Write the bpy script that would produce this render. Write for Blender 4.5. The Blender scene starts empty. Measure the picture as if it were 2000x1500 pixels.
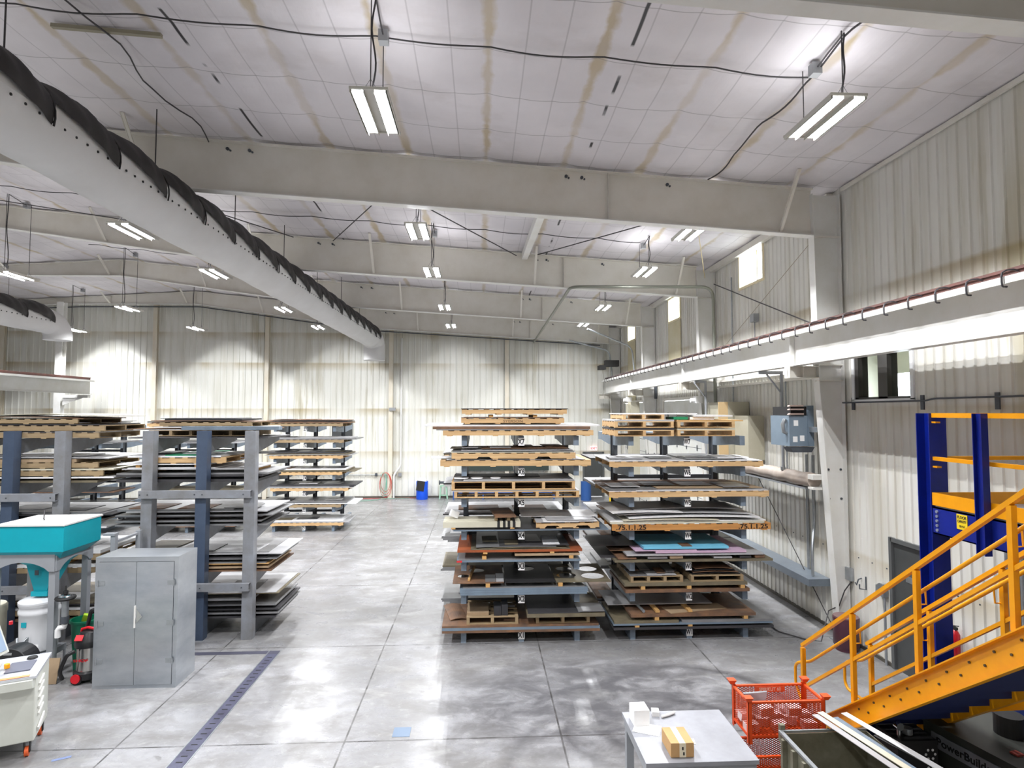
import bpy, math, random
from mathutils import Vector, Matrix
random.seed(7)
S = bpy.context.scene
C = S.collection
R = math.radians
# ---------------------------------------------------------------- camera
F_PX, CAM_H = 1160.0, 4.3
PITCH = math.atan(54 / F_PX)
YAW = math.atan(60 * math.cos(PITCH) / F_PX)
cam = bpy.data.objects.new('camera', bpy.data.cameras.new('camera'))
C.objects.link(cam)
cam.location = (0, 0, CAM_H)
cam.rotation_euler = (math.pi / 2 + PITCH, 0, -YAW)
cam.data.sensor_width = 36
cam.data.lens = 36 * F_PX / 2000
cam.data.clip_end = 200
S.camera = cam
# ---------------------------------------------------------------- world, exposure
w = bpy.data.worlds.new('sky'); S.world = w; w.use_nodes = True
wn = w.node_tree.nodes
wn['Background'].inputs[0].default_value = (0.93, 0.97, 1.0, 1)
wn['Background'].inputs[1].default_value = 8.0
S.view_settings.view_transform = 'Standard'
S.view_settings.look = 'None'
S.view_settings.gamma = 1
S.view_settings.exposure = 0.64
S.view_settings.use_curve_mapping = False
LAMP_W = 110.0        # watts of each of the two strips of a high-bay lamp
UP_W = 7.0          # added upward fill to brighten the ceiling; the housings are closed on top
LAMP_Z = 7.9
LAMP_COL = (0.97, 0.98, 1.0)
XW, YB = 6.95, 30.2   # right wall plane, back wall plane
FRAMES = [5.0, 11.05, 17.2, 23.3, 29.3]

def _ray(x, y):
    u = (x - 1000) / F_PX; v = (750 - y) / F_PX
    sa, ca, sb, cb = math.sin(YAW), math.cos(YAW), math.sin(PITCH), math.cos(PITCH)
    return (sa*cb + u*ca - v*sa*sb, ca*cb - u*sa - v*ca*sb, sb + v*cb)
def PY(x, y, Y):
    d = _ray(x, y); t = Y / d[1]; return (d[0]*t, Y, CAM_H + d[2]*t)
def PX(x, y, X):
    d = _ray(x, y); t = X / d[0]; return (X, d[1]*t, CAM_H + d[2]*t)
def PZ(x, y, z=0):
    d = _ray(x, y); t = (z - CAM_H) / d[2]; return (d[0]*t, d[1]*t, z)
def interp(pts, x):
    if x <= pts[0][0]: return pts[0][1]
    for (a, b), (c, d) in zip(pts, pts[1:]):
        if x <= c: return b + (d - b) * (x - a) / (c - a)
    return pts[-1][1]
ROOF = [(-28, 9.35), (-13.8, 10.2), (-7, 9.52), (6.95, 8.66)]
CHORD = [(-28, 9.0), (-20, 9.45), (-13.8, 9.5), (-8, 8.72), (-5.6, 8.40), (6.4, 7.69)]
roof_z = lambda x: interp(ROOF, x)
chord_z = lambda x: interp(CHORD, x)

# ---------------------------------------------------------------- materials
def srgb(c):
    o = []
    for v in c:
        v /= 255.0
        o.append(v / 12.92 if v <= 0.04045 else ((v + 0.055) / 1.055) ** 2.4)
    return tuple(o) + (1,)
MATS = {}
def M(name, col, rough=0.55, metal=0.0, col2=None, scale=3.0, stretch=(1, 1, 1), bump=0.0, amount=0.5, emit=0, coat=0):
    if name in MATS: return MATS[name]
    m = bpy.data.materials.new(name); m.use_nodes = True
    nt = m.node_tree; N = nt.nodes; L = nt.links; b = N['Principled BSDF']
    b.inputs['Base Color'].default_value = srgb(col)
    b.inputs['Roughness'].default_value = rough
    b.inputs['Metallic'].default_value = metal
    if coat: b.inputs['Coat Weight'].default_value = coat
    if emit:
        b.inputs['Emission Color'].default_value = srgb(col)
        b.inputs['Emission Strength'].default_value = emit
    if col2 or bump:
        tc = N.new('ShaderNodeTexCoord'); mp = N.new('ShaderNodeMapping')
        mp.inputs['Scale'].default_value = stretch
        L.new(tc.outputs['Object'], mp.inputs['Vector'])
        nz = N.new('ShaderNodeTexNoise'); nz.inputs['Scale'].default_value = scale
        nz.inputs['Detail'].default_value = 6; nz.inputs['Roughness'].default_value = 0.62
        L.new(mp.outputs[0], nz.inputs['Vector'])
        if col2:
            r = N.new('ShaderNodeValToRGB')
            r.color_ramp.elements[0].position = 0.5 - 0.25 * (1 - amount) - 0.05
            r.color_ramp.elements[1].position = 0.5 + 0.25 * (1 - amount) + 0.12
            r.color_ramp.elements[0].color = srgb(col); r.color_ramp.elements[1].color = srgb(col2)
            L.new(nz.outputs['Fac'], r.inputs[0]); L.new(r.outputs[0], b.inputs['Base Color'])
        if bump:
            bp = N.new('ShaderNodeBump'); bp.inputs['Strength'].default_value = bump; bp.inputs['Distance'].default_value = 0.02
            L.new(nz.outputs['Fac'], bp.inputs['Height']); L.new(bp.outputs[0], b.inputs['Normal'])
    MATS[name] = m
    return m

class NG:
    """small helper to chain math nodes"""
    def __init__(s, m):
        s.nt = m.node_tree; s.N = s.nt.nodes; s.L = s.nt.links
    def math(s, op, a, b=None, c=None, clamp=False):
        n = s.N.new('ShaderNodeMath'); n.operation = op; n.use_clamp = clamp
        for i, v in enumerate((a, b, c)):
            if v is None: continue
            if isinstance(v, (int, float)): n.inputs[i].default_value = v
            else: s.L.new(v, n.inputs[i])
        return n.outputs[0]
    def noise(s, vec, scale, detail=4, rough=0.55, dist=0.0):
        n = s.N.new('ShaderNodeTexNoise'); n.inputs['Scale'].default_value = scale
        n.inputs['Detail'].default_value = detail; n.inputs['Roughness'].default_value = rough
        n.inputs['Distortion'].default_value = dist
        s.L.new(vec, n.inputs['Vector']); return n.outputs['Fac']
    def mapr(s, v, a, b, c=0.0, d=1.0):
        n = s.N.new('ShaderNodeMapRange'); s.L.new(v, n.inputs[0])
        for i, q in enumerate((a, b, c, d)): n.inputs[i + 1].default_value = q
        return n.outputs[0]
    def mix(s, fac, a, b):
        n = s.N.new('ShaderNodeMix'); n.data_type = 'RGBA'
        for sock, v in ((n.inputs[0], fac), (n.inputs[6], a), (n.inputs[7], b)):
            if isinstance(v, (int, float, tuple)): sock.default_value = v
            else: s.L.new(v, sock)
        return n.outputs[2]
    def scalevec(s, vec, sc, loc=(0, 0, 0)):
        n = s.N.new('ShaderNodeMapping'); s.L.new(vec, n.inputs[0])
        n.inputs['Scale'].default_value = sc; n.inputs['Location'].default_value = loc
        return n.outputs[0]
    def lines(s, coord, positions, width):
        out = None
        for p in positions:
            d = s.math('ABSOLUTE', s.math('SUBTRACT', coord, p))
            v = s.mapr(d, width, width * 0.5)
            out = v if out is None else s.math('MAXIMUM', out, v)
        return out
def pos_xyz(g):
    n = g.N.new('ShaderNodeNewGeometry'); sp = g.N.new('ShaderNodeSeparateXYZ')
    g.L.new(n.outputs['Position'], sp.inputs[0])
    return n.outputs['Position'], sp.outputs[0], sp.outputs[1], sp.outputs[2]

def floor_material():
    m = M('polished_concrete', (178, 179, 182), 0.3); g = NG(m); b = g.N['Principled BSDF']
    P, x, y, z = pos_xyz(g)
    n1 = g.noise(P, 0.35, 6, 0.6, 0.4); n2 = g.noise(g.scalevec(P, (1.2, 1.9, 1)), 1.1, 9, 0.68, 0.35)
    n3 = g.noise(P, 9, 5, 0.7)
    c = g.mix(g.mapr(n1, 0.35, 0.65), srgb((120, 120, 122)), srgb((162, 162, 165)))
    c = g.mix(g.mapr(n2, 0.40, 0.62, 0, 0.8), c, srgb((114, 112, 110)))
    c = g.mix(g.mapr(n3, 0.55, 0.8, 0, 0.5), c, srgb((184, 184, 182)))
    # shade in front of the right racks, painted into the concrete colour
    dx = g.math('DIVIDE', g.math('SUBTRACT', x, 1.9), 2.6); dy = g.math('DIVIDE', g.math('SUBTRACT', y, 9.0), 1.6)
    rr = g.math('ADD', g.math('MULTIPLY', dx, dx), g.math('MULTIPLY', dy, dy))
    shade_patch = g.math('MULTIPLY', g.mapr(rr, 1.25, 0.3), g.mapr(n2, 0.34, 0.56))
    c = g.mix(g.math('MULTIPLY', shade_patch, 0.72), c, srgb((74, 74, 80)))
    n9 = g.noise(g.scalevec(P, (1, 1.3, 1), (5, 2, 0)), 5.5, 6, 0.7, 0.3)
    c = g.mix(g.mapr(n9, 0.5, 0.72, 0, 0.3), c, srgb((104, 102, 102)))
    # curved tyre scuffs
    for cx, cy, rad in ((2.3, 7.0, 2.0), (1.9, 8.1, 0.75), (3.1, 8.6, 1.5)):
        ax = g.math('SUBTRACT', x, cx); ay = g.math('SUBTRACT', y, cy)
        dd = g.math('SQRT', g.math('ADD', g.math('MULTIPLY', ax, ax), g.math('MULTIPLY', ay, ay)))
        ring = g.mapr(g.math('ABSOLUTE', g.math('SUBTRACT', dd, rad)), 0.16, 0.0)
        ring = g.math('MULTIPLY', ring, g.mapr(n1, 0.45, 0.6, 0, 0.7))
        c = g.mix(ring, c, srgb((66, 65, 68)))
    # pale wiped smears
    n4 = g.noise(g.scalevec(P, (0.7, 1.5, 1), (3.3, 1.7, 0)), 1.3, 8, 0.65, 0.5)
    c = g.mix(g.mapr(n4, 0.55, 0.75, 0, 0.4), c, srgb((190, 190, 187)))
    n5 = g.noise(P, 2.6, 3, 0.5, 0.2)
    c = g.mix(g.mapr(n5, 0.68, 0.74, 0, 0.5), c, srgb((88, 86, 82)))
    jx = g.lines(x, [-19.2, -16.3, -13.4, -10.5, -7.6, -4.67, -1.77, 1.07, 3.95], 0.016)
    jy = g.lines(y, [4.85, 8.05, 11.25, 15.1, 19.0, 23.0, 27.0], 0.018)
    wob = g.mapr(g.noise(P, 3.0, 5), 0.35, 0.6, 0.25, 0.85)
    c = g.mix(g.math('MULTIPLY', g.math('MAXIMUM', jx, jy), wob), c, srgb((54, 52, 50)))
    g.L.new(c, b.inputs['Base Color'])
    g.L.new(g.mapr(n2, 0.3, 0.7, 0.20, 0.42), b.inputs['Roughness'])
    bp = g.N.new('ShaderNodeBump'); bp.inputs['Strength'].default_value = 0.06; bp.inputs['Distance'].default_value = 0.02
    g.L.new(n2, bp.inputs['Height']); g.L.new(bp.outputs[0], b.inputs['Normal'])
    return m

def ceiling_material():
    m = M('vinyl_faced_insulation', (214, 210, 214), 0.42); g = NG(m); b = g.N['Principled BSDF']
    P, x, y, z = pos_xyz(g)
    n1 = g.noise(P, 0.5, 5); nw = g.noise(g.scalevec(P, (1, 0.9, 1)), 1.6, 4, 0.6)
    c = g.mix(g.mapr(n1, 0.35, 0.7), srgb((206, 202, 206)), srgb((226, 222, 226)))
    # purlins every 1.47 m: brown dust stains of varying width
    k = g.math('SUBTRACT', g.math('MODULO', g.math('ADD', x, 147.0 + 0.735 - 0.08), 1.47), 0.735)
    wob = g.math('ADD', g.math('ABSOLUTE', k), g.mapr(nw, 0.3, 0.7, 0.07, -0.05))
    n6 = g.noise(g.scalevec(P, (0.5, 0.35, 1), (9, 4, 0)), 1.0, 3)
    stain = g.math('MULTIPLY', g.mapr(wob, 0.10, 0.035), g.mapr(n6, 0.38, 0.6, 0.25, 0.75))
    c = g.mix(stain, c, srgb((178, 158, 112)))
    # soft grey smudges near the beams
    n7 = g.noise(g.scalevec(P, (0.8, 1.4, 1)), 0.8, 5, 0.6)
    c = g.mix(g.mapr(n7, 0.55, 0.75, 0, 0.35), c, srgb((176, 168, 166)))
    # lap seams across and along
    ky = g.math('ABSOLUTE', g.math('SUBTRACT', g.math('MODULO', g.math('ADD', y, 111.0 + 0.55 - 7.65), 1.11), 0.555))
    c = g.mix(g.mapr(ky, 0.012, 0.004, 0, 0.55), c, srgb((120, 116, 120)))
    k2 = g.math('ABSOLUTE', g.math('SUBTRACT', g.math('MODULO', g.math('ADD', x, 98.0 + 0.245 - 0.57), 0.49), 0.245))
    kk = g.math('GREATER_THAN', g.math('ABSOLUTE', k), 0.2)
    c = g.mix(g.math('MULTIPLY', g.mapr(k2, 0.014, 0.005, 0, 0.4), kk), c, srgb((140, 136, 140)))
    # a torn, black lap seam
    tx = g.math('ABSOLUTE', g.math('SUBTRACT', g.math('MODULO', g.math('ADD', x, 109.5 - 1.89 + 2.95 * 1), 5.9), 0.0))
    t1 = g.lines(x, [1.9, -4.0], 0.03)
    n8 = g.noise(g.scalevec(P, (0.1, 1.0, 1), (0, 3.1, 0)), 1.4, 2)
    c = g.mix(g.math('MULTIPLY', t1, g.mapr(n8, 0.5, 0.56)), c, srgb((40, 38, 42)))
    g.L.new(c, b.inputs['Base Color'])
    bp = g.N.new('ShaderNodeBump'); bp.inputs['Strength'].default_value = 0.25; bp.inputs['Distance'].default_value = 0.03
    g.L.new(g.noise(g.scalevec(P, (3, 0.8, 1)), 2.2, 3), bp.inputs['Height']); g.L.new(bp.outputs[0], b.inputs['Normal'])
    return m

def wall_material(name, base, axis, girts, grime=0.5):
    m = M(name, base, 0.4); g = NG(m); b = g.N['Principled BSDF']
    P, x, y, z = pos_xyz(g)
    u = x if axis == 'x' else y
    n1 = g.noise(g.scalevec(P, (2.2, 2.2, 0.16)), 1.6, 5, 0.6)
    n2 = g.noise(g.scalevec(P, (0.5, 0.5, 0.25)), 1.0, 4, 0.5)
    c = g.mix(g.mapr(n1, 0.42, 0.75, 0, grime), srgb(base), srgb((172, 164, 136)))
    for gz in girts:
        # rust coloured dust caught along each girt, running down in streaks
        d = g.math('SUBTRACT', gz + 0.12, z)
        band = g.math('MULTIPLY', g.mapr(d, -0.02, 0.05), g.mapr(d, 0.45, 0.08))
        c = g.mix(g.math('MULTIPLY', band, g.mapr(n2, 0.4, 0.62, 0.1, 0.65)), c, srgb((166, 146, 98)))
    c = g.mix(g.mapr(g.math('MULTIPLY', n2, g.mapr(n1, 0.3, 0.6)), 0.5, 0.75, 0, 0.5), c, srgb((150, 138, 96)))
    g.L.new(c, b.inputs['Base Color'])
    return m

# ---------------------------------------------------------------- mesh building
ORG = {}
class MB:
    def __init__(s): s.v = []; s.f = []; s.mi = []; s.cur = 0
    def add(s, vs, fs, mtx=None):
        o = len(s.v)
        if mtx is not None: vs = [tuple(mtx @ Vector(v)) for v in vs]
        s.v += [tuple(v) for v in vs]
        s.f += [tuple(i + o for i in f) for f in fs]; s.mi += [s.cur] * len(fs)
        return s
    def box(s, x0, x1, y0, y1, z0, z1, mtx=None):
        vs = [(x0,y0,z0),(x1,y0,z0),(x1,y1,z0),(x0,y1,z0),(x0,y0,z1),(x1,y0,z1),(x1,y1,z1),(x0,y1,z1)]
        return s.add(vs, [(0,3,2,1),(4,5,6,7),(0,1,5,4),(1,2,6,5),(2,3,7,6),(3,0,4,7)], mtx)
    def cbox(s, c, size, rz=0.0, rx=0.0, ry=0.0):
        mt = Matrix.Translation(c) @ Matrix.Rotation(rz, 4, 'Z') @ Matrix.Rotation(ry, 4, 'Y') @ Matrix.Rotation(rx, 4, 'X')
        a, b, d = (q / 2 for q in size)
        return s.box(-a, a, -b, b, -d, d, mt)
    def bar(s, p, q, wd, ht, up=(0, 0, 1)):
        p, q = Vector(p), Vector(q); d = (q - p); ln = d.length; d.normalize()
        u = Vector(up)
        if abs(d.dot(u)) > 0.98: u = Vector((0, 1, 0))
        sx = d.cross(u).normalized(); uz = sx.cross(d).normalized()
        mt = Matrix((( sx.x, d.x, uz.x, p.x), (sx.y, d.y, uz.y, p.y), (sx.z, d.z, uz.z, p.z), (0,0,0,1)))
        return s.box(-wd/2, wd/2, 0, ln, -ht/2, ht/2, mt)
    def tube(s, pts, r, n=8, cap=True, radii=None):
        pts = [Vector(p) for p in pts]; o = len(s.v); rings = []
        prev = None
        for i, p in enumerate(pts):
            d = (pts[min(i+1, len(pts)-1)] - pts[max(i-1, 0)])
            if d.length < 1e-9: d = Vector((0, 0, 1))
            d.normalize()
            if prev is None:
                u = Vector((0, 0, 1)) if abs(d.z) < 0.9 else Vector((1, 0, 0))
                a = d.cross(u).normalized()
            else:
                a = (prev - d * prev.dot(d))
                a = a.normalized() if a.length > 1e-6 else d.orthogonal().normalized()
            prev = a; b = d.cross(a)
            rr = radii[i] if radii else r
            rings.append([p + a * (rr*math.cos(2*math.pi*k/n)) + b * (rr*math.sin(2*math.pi*k/n)) for k in range(n)])
        vs = [v for rg in rings for v in rg]; fs = []
        for i in range(len(rings)-1):
            for k in range(n):
                fs.append((i*n+k, i*n+(k+1)%n, (i+1)*n+(k+1)%n, (i+1)*n+k))
        if cap:
            fs.append(tuple(range(n-1, -1, -1))); fs.append(tuple((len(rings)-1)*n + k for k in range(n)))
        return s.add(vs, fs)
    def cyl(s, c, r, h, n=20, r2=None, axis='z'):
        d = {'z': (0,0,h), 'x': (h,0,0), 'y': (0,h,0)}[axis]
        return s.tube([c, (c[0]+d[0], c[1]+d[1], c[2]+d[2])], r, n, True, [r, r if r2 is None else r2])
    def lathe(s, c, prof, n=24):
        vs = [(c[0]+r*math.cos(2*math.pi*k/n), c[1]+r*math.sin(2*math.pi*k/n), c[2]+z) for r, z in prof for k in range(n)]
        fs = [(i*n+k, i*n+(k+1)%n, (i+1)*n+(k+1)%n, (i+1)*n+k) for i in range(len(prof)-1) for k in range(n)]
        fs += [tuple(range(n-1, -1, -1)), tuple((len(prof)-1)*n+k for k in range(n))]
        return s.add(vs, fs)
    def prism(s, poly, a, b, axis='y'):
        """poly in the plane normal to axis, extruded from a to b"""
        n = len(poly)
        def pt(p, t): return {'y': (p[0], t, p[1]), 'x': (t, p[0], p[1]), 'z': (p[0], p[1], t)}[axis]
        vs = [pt(p, a) for p in poly] + [pt(p, b) for p in poly]
        fs = [tuple(range(n)), tuple(range(2*n-1, n-1, -1))] + [(i, i+n, (i+1) % n + n, (i+1) % n) for i in range(n)]
        return s.add(vs, fs)
    def grid(s, fn, nu, nv, thick=None):
        vs = [fn(i/nu, j/nv) for j in range(nv+1) for i in range(nu+1)]
        fs = [(j*(nu+1)+i, j*(nu+1)+i+1, (j+1)*(nu+1)+i+1, (j+1)*(nu+1)+i) for j in range(nv) for i in range(nu)]
        if thick:
            m = len(vs); vs2 = [(v[0], v[1], v[2]-thick) for v in vs]
            fs2 = [tuple(k+m for k in reversed(f)) for f in fs]
            W = nu+1; rim = [i for i in range(W)] + [j*W+nu for j in range(1, nv+1)] + [nv*W+i for i in range(nu-1, -1, -1)] + [j*W for j in range(nv-1, 0, -1)]
            fs3 = [(rim[(k+1) % len(rim)], rim[k], rim[k]+m, rim[(k+1) % len(rim)]+m) for k in range(len(rim))]
            vs += vs2; fs = fs + fs2 + fs3
        return s.add(vs, fs)
    def build(s, name, mat, parent=None, smooth=False, org=None, bevel=0):
        if org is None:
            if parent is not None: org = ORG[parent.name]
            else:
                xs, ys, zs = zip(*s.v)
                org = Vector(((min(xs)+max(xs))/2, (min(ys)+max(ys))/2, min(zs)))
        org = Vector(org)
        me = bpy.data.meshes.new(name)
        me.from_pydata([(v[0]-org.x, v[1]-org.y, v[2]-org.z) for v in s.v], [], s.f)
        for mm in (mat if isinstance(mat, (list, tuple)) else [mat]): me.materials.append(mm)
        if any(s.mi): me.polygons.foreach_set('material_index', s.mi)
        if smooth: me.polygons.foreach_set('use_smooth', [True]*len(me.polygons))
        me.update()
        o = bpy.data.objects.new(name, me); C.objects.link(o)
        if parent is None: o.location = org
        else: o.parent = parent
        ORG[o.name] = org
        if bevel:
            bv = o.modifiers.new('bevel', 'BEVEL'); bv.width = bevel; bv.segments = 2; bv.limit_method = 'ANGLE'
        if smooth:
            try: me.set_sharp_from_angle(angle=R(40))
            except Exception: pass
        return o

def tag(o, label, cat, group=None):
    o['label'] = label; o['category'] = cat
    if group: o['group'] = group
    return o
def struct(o):
    o['kind'] = 'structure'; return o
def thing(name, label, cat, loc=(0, 0, 0), group=None):
    o = bpy.data.objects.new(name, None); C.objects.link(o); o.location = loc
    o.empty_display_size = 0.1
    ORG[o.name] = Vector(loc)
    return tag(o, label, cat, group)
KIDS = {}
def children(o):
    return [c for c in C.objects if c.parent == o]
def tree(o):
    kids = children(o); return [(k, children(k)) for k in kids]
def dup(root, t, loc, label, group=None, rz=0.0):
    r = root.copy(); C.objects.link(r); r.location = loc
    r.rotation_euler = (0, 0, rz); r['label'] = label
    if group: r['group'] = group
    for k, gs in t:
        c = k.copy(); C.objects.link(c); c.parent = r
        for q in gs:
            d = q.copy(); C.objects.link(d); d.parent = c
    return r
def text(txt, size, mtx, mat, parent, name='lettering', depth=0.001, org=None):
    cu = bpy.data.curves.new(name, 'FONT'); cu.body = txt; cu.size = size
    cu.align_x = 'CENTER'; cu.align_y = 'CENTER'; cu.extrude = depth; cu.offset = size*0.022
    ob = bpy.data.objects.new('tmp', cu); C.objects.link(ob)
    dg = bpy.context.evaluated_depsgraph_get()
    me = bpy.data.meshes.new_from_object(ob.evaluated_get(dg))
    bpy.data.objects.remove(ob)
    if org is None: org = ORG[parent.name]
    me.transform(Matrix.Translation(-Vector(org)) @ mtx)
    me.name = name; me.materials.clear(); me.materials.append(mat)
    o = bpy.data.objects.new(name, me); C.objects.link(o); o.parent = parent
    ORG[o.name] = Vector(org)
    return o
def face_front(c, sx=1.0, sy=1.0):      # lettering that faces the camera side (-Y)
    return Matrix.Translation(c) @ Matrix.Rotation(math.pi/2, 4, 'X') @ Matrix.Diagonal((sx, sy, 1, 1))
def face_left(c, sx=1.0, sy=1.0):       # lettering that faces -X
    return Matrix.Translation(c) @ Matrix.Rotation(-math.pi/2, 4, 'Z') @ Matrix.Rotation(math.pi/2, 4, 'X') @ Matrix.Diagonal((sx, sy, 1, 1))

# common materials
cream = M('cream_steel', (221, 218, 211), 0.42, 0, (206, 201, 190), 1.2)
white_steel = M('white_painted_steel', (226, 226, 224), 0.38, 0, (212, 210, 202), 1.5)
dark = M('black_rubber', (28, 27, 28), 0.6)
cablem = M('black_cable', (58, 56, 58), 0.5)
galv = M('galvanised_steel', (178, 182, 186), 0.38, 0.7, (150, 156, 160), 6)
rackgrey = M('blue_grey_rack_paint', (122, 136, 150), 0.45, 0, (100, 112, 126), 5)
rackdark = M('dark_rack_paint', (78, 84, 92), 0.5, 0, (60, 62, 66), 4)
paper = M('white_paper', (240, 240, 240), 0.7)
ink = M('black_ink', (18, 18, 20), 0.6)
yellow = M('safety_yellow', (246, 168, 4), 0.35, 0, (228, 150, 6), 4, amount=0.3)
blue = M('cobalt_blue_paint', (10, 34, 140), 0.32, 0, (8, 26, 112), 3)
# ================================================================ SETTING
fm = floor_material()
struct(MB().box(-28.2, 7.4, -4.2, 30.6, -0.2, 0).build('floor', fm))

# ceiling: quilted vinyl insulation sagging between purlins and bands
def ceil_pt(u, v):
    x = -28.0 + u * 34.95; y = -4.0 + v * 34.2
    px = ((x - 0.08 + 147) % 1.47) / 1.47; py = ((y - 7.65 + 111) % 1.11) / 1.11
    q = ((x - 0.08 + 147) % 0.49) / 0.49
    sag = 0.045 * math.sin(math.pi * px) ** 0.7 + 0.03 * math.sin(math.pi * py) ** 0.6 + 0.012 * abs(math.sin(math.pi * q))
    return (x, y, roof_z(x) - sag + 0.03)
mb = MB(); nu, nv = 356, 220
mb.grid(ceil_pt, nu, nv)
mb.f = [tuple(reversed(f)) for f in mb.f]
struct(mb.build('ceiling', ceiling_material(), smooth=True))
# roof deck above so that no daylight leaks
mb = MB()
for (xa, za), (xb, zb) in zip(ROOF, ROOF[1:]):
    mb.prism([(xa, za+0.06), (xb, zb+0.06), (xb, zb+0.2), (xa, za+0.2)], -4.2, 30.6, 'y')
struct(mb.build('trim_1', cream))

GIRTS = [1.18, 2.21, 4.35, 6.64, 8.16]
wr = wall_material('right_wall_liner', (217, 216, 210), 'y', [1.6, 4.3, 6.4], 0.45)
wb = wall_material('back_wall_liner', (226, 226, 219), 'x', GIRTS, 0.35)

def ribwall(P, u0, u1, top, pitch, ribw, dep, holes):
    mb = MB(); us = [u0, u1]
    k = u0
    while k < u1 + pitch:
        us += [k, k + ribw*0.3, k + ribw*0.7, k + ribw]; k += pitch
    def d_of(u):
        t = (u - u0) % pitch
        if t < ribw*0.3: return dep * t / (ribw*0.3)
        if t < ribw*0.7: return dep
        if t < ribw: return dep * (ribw - t) / (ribw*0.3)
        return 0.0
    for h in holes: us += [h[0], h[1]]
    us = sorted(set(round(u, 5) for u in us if u0 <= u <= u1))
    for a, b in zip(us, us[1:]):
        if b - a < 1e-4: continue
        m = (a+b)/2; segs = [(0.0, None)]
        ivs = []; lo = 0.0
        for h in sorted([h for h in holes if h[0] < m < h[1]], key=lambda q: q[2]):
            if h[2] > lo: ivs.append((lo, h[2]))
            lo = h[3]
        ivs.append((lo, None))
        da, db = d_of(a + 1e-6), d_of(b - 1e-6)
        for lo, hi in ivs:
            ha, hb = (top(a), top(b)) if hi is None else (hi, hi)
            mb.add([P(a, da, lo), P(b, db, lo), P(b, db, hb), P(a, da, ha)], [(0, 1, 2, 3)])
    return mb
# openings of the right wall (y0, y1, z0, z1)
WIN = [(14.15, 15.45, 7.6, 8.45), (20.25, 21.5, 7.6, 8.4), (26.3, 27.6, 7.6, 8.3)]
OFFW = (9.2, 10.68, 4.5, 5.36)
DOOR = (8.86, 9.8, 0, 2.13)
OHD = [(18.3, 22.2, 0, 4.7), (24.2, 28.4, 0, 4.7)]
holes = WIN + [OFFW, DOOR] + OHD
mb = ribwall(lambda u, d, z: (XW - d, u, z), -4.0, YB, lambda u: roof_z(XW), 0.19, 0.05, 0.022, holes)
struct(mb.build('wall_right', wr))
BD = (5.22, 6.2, 0, 2.2)
mb = ribwall(lambda u, d, z: (u, YB - d, z), -28.0, XW, lambda u: roof_z(u), 0.30, 0.07, 0.035, [BD])
struct(mb.build('wall_back', wb))
struct(MB().box(-28.2, -28.0, -4.2, 30.6, 0, 9.5).build('wall_left', wb))
mb = MB()
mb.prism([(-28, 0), (6.95, 0)] + [(x, z) for x, z in reversed(ROOF)], -4.2, -4.0, 'y')
struct(mb.build('wall_front', wb))

# base angle and eave trims
mb = MB().box(XW-0.035, XW-0.002, -4, 8.86, 0, 0.06).box(XW-0.035, XW-0.002, 9.8, 18.2, 0, 0.06)
struct(mb.build('baseboard_right', M('dark_base_angle', (84, 80, 72), 0.6)))
struct(MB().box(-28, 5.2, YB-0.06, YB-0.037, 0, 0.09).build('baseboard_back', M('dark_base_angle', (84, 80, 72), 0.6)))
mb = MB().box(XW-0.16, XW-0.03, 11.2, YB-0.04, 8.44, 8.60).box(XW-0.07, XW-0.03, -4, 10.9, 8.53, 8.60)
struct(mb.build('trim_2', cream))

glass = M('window_glass', (230, 238, 240), 0.05)
glass.node_tree.nodes['Principled BSDF'].inputs['Transmission Weight'].default_value = 1.0
glass.node_tree.nodes['Principled BSDF'].inputs['IOR'].default_value = 1.1
yframe = M('weathered_window_frame', (228, 216, 184), 0.5)
for i, (a, b, c, d) in enumerate(WIN):
    mb = MB()
    for y0, y1, z0, z1 in ((a, b, c-0.06, c), (a, b, d, d+0.06), (a-0.06, a, c-0.06, d+0.06), (b, b+0.06, c-0.06, d+0.06)):
        mb.box(XW-0.05, XW+0.3, y0, y1, z0, z1)
    o = struct(mb.build(f'window_{i+1}', yframe))
    MB().box(XW+0.15, XW+0.156, a, b, c, d).build('window_glass', glass, o)
    MB().box(XW+0.13, XW+0.17, (a+b)/2-0.02, (a+b)/2+0.02, c, d).build('window_mullion', yframe, o)
# plain cover sheets below two of the high windows
for i, (a, b, z0, z1) in enumerate([(20.2, 21.55, 5.9, 7.53), (26.3, 27.6, 4.8, 7.53)]):
    struct(MB().box(XW-0.045, XW-0.024, a, b, z0, z1).build(f'trim_{i+3}', M('yellowed_panel', (206, 200, 176), 0.5, 0, (190, 178, 132), 1.5)))

# interior office window with the small office behind it
dkf = M('dark_bronze_frame', (58, 56, 54), 0.45)
a, b, c, d = OFFW
mb = MB()
for y0, y1, z0, z1 in ((a-0.05, b+0.05, c-0.04, c+0.02), (a-0.05, b+0.05, d-0.03, d+0.03), (a-0.05, a+0.02, c, d), (b-0.02, b+0.05, c, d)):
    mb.box(XW-0.05, XW+0.02, y0, y1, z0, z1)
o = struct(mb.build('window_4', M('window_surround', (224, 226, 228), 0.4)))
mb = MB()
for y0, y1, z0, z1 in ((a, b, c, c+0.06), (a, b, d-0.05, d), (a, a+0.05, c, d), (b-0.12, b, c, d), (9.78, 10.02, c, d)):
    mb.box(XW-0.03, XW+0.16, y0+0.001, y1-0.001, z0+0.001, z1-0.001)
mb.build('window_sash', dkf, o)
MB().box(XW+0.05, XW+0.055, a+.05, b-.12, c+.06, d-.05).build('window_glass', glass, o)
offm = M('office_wall', (196, 194, 180), 0.6)
mb = MB()
X0, X1, Ya, Yb, Za, Zb = XW+0.17, XW+2.3, 8.2, 13.2, 3.4, 5.9
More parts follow.
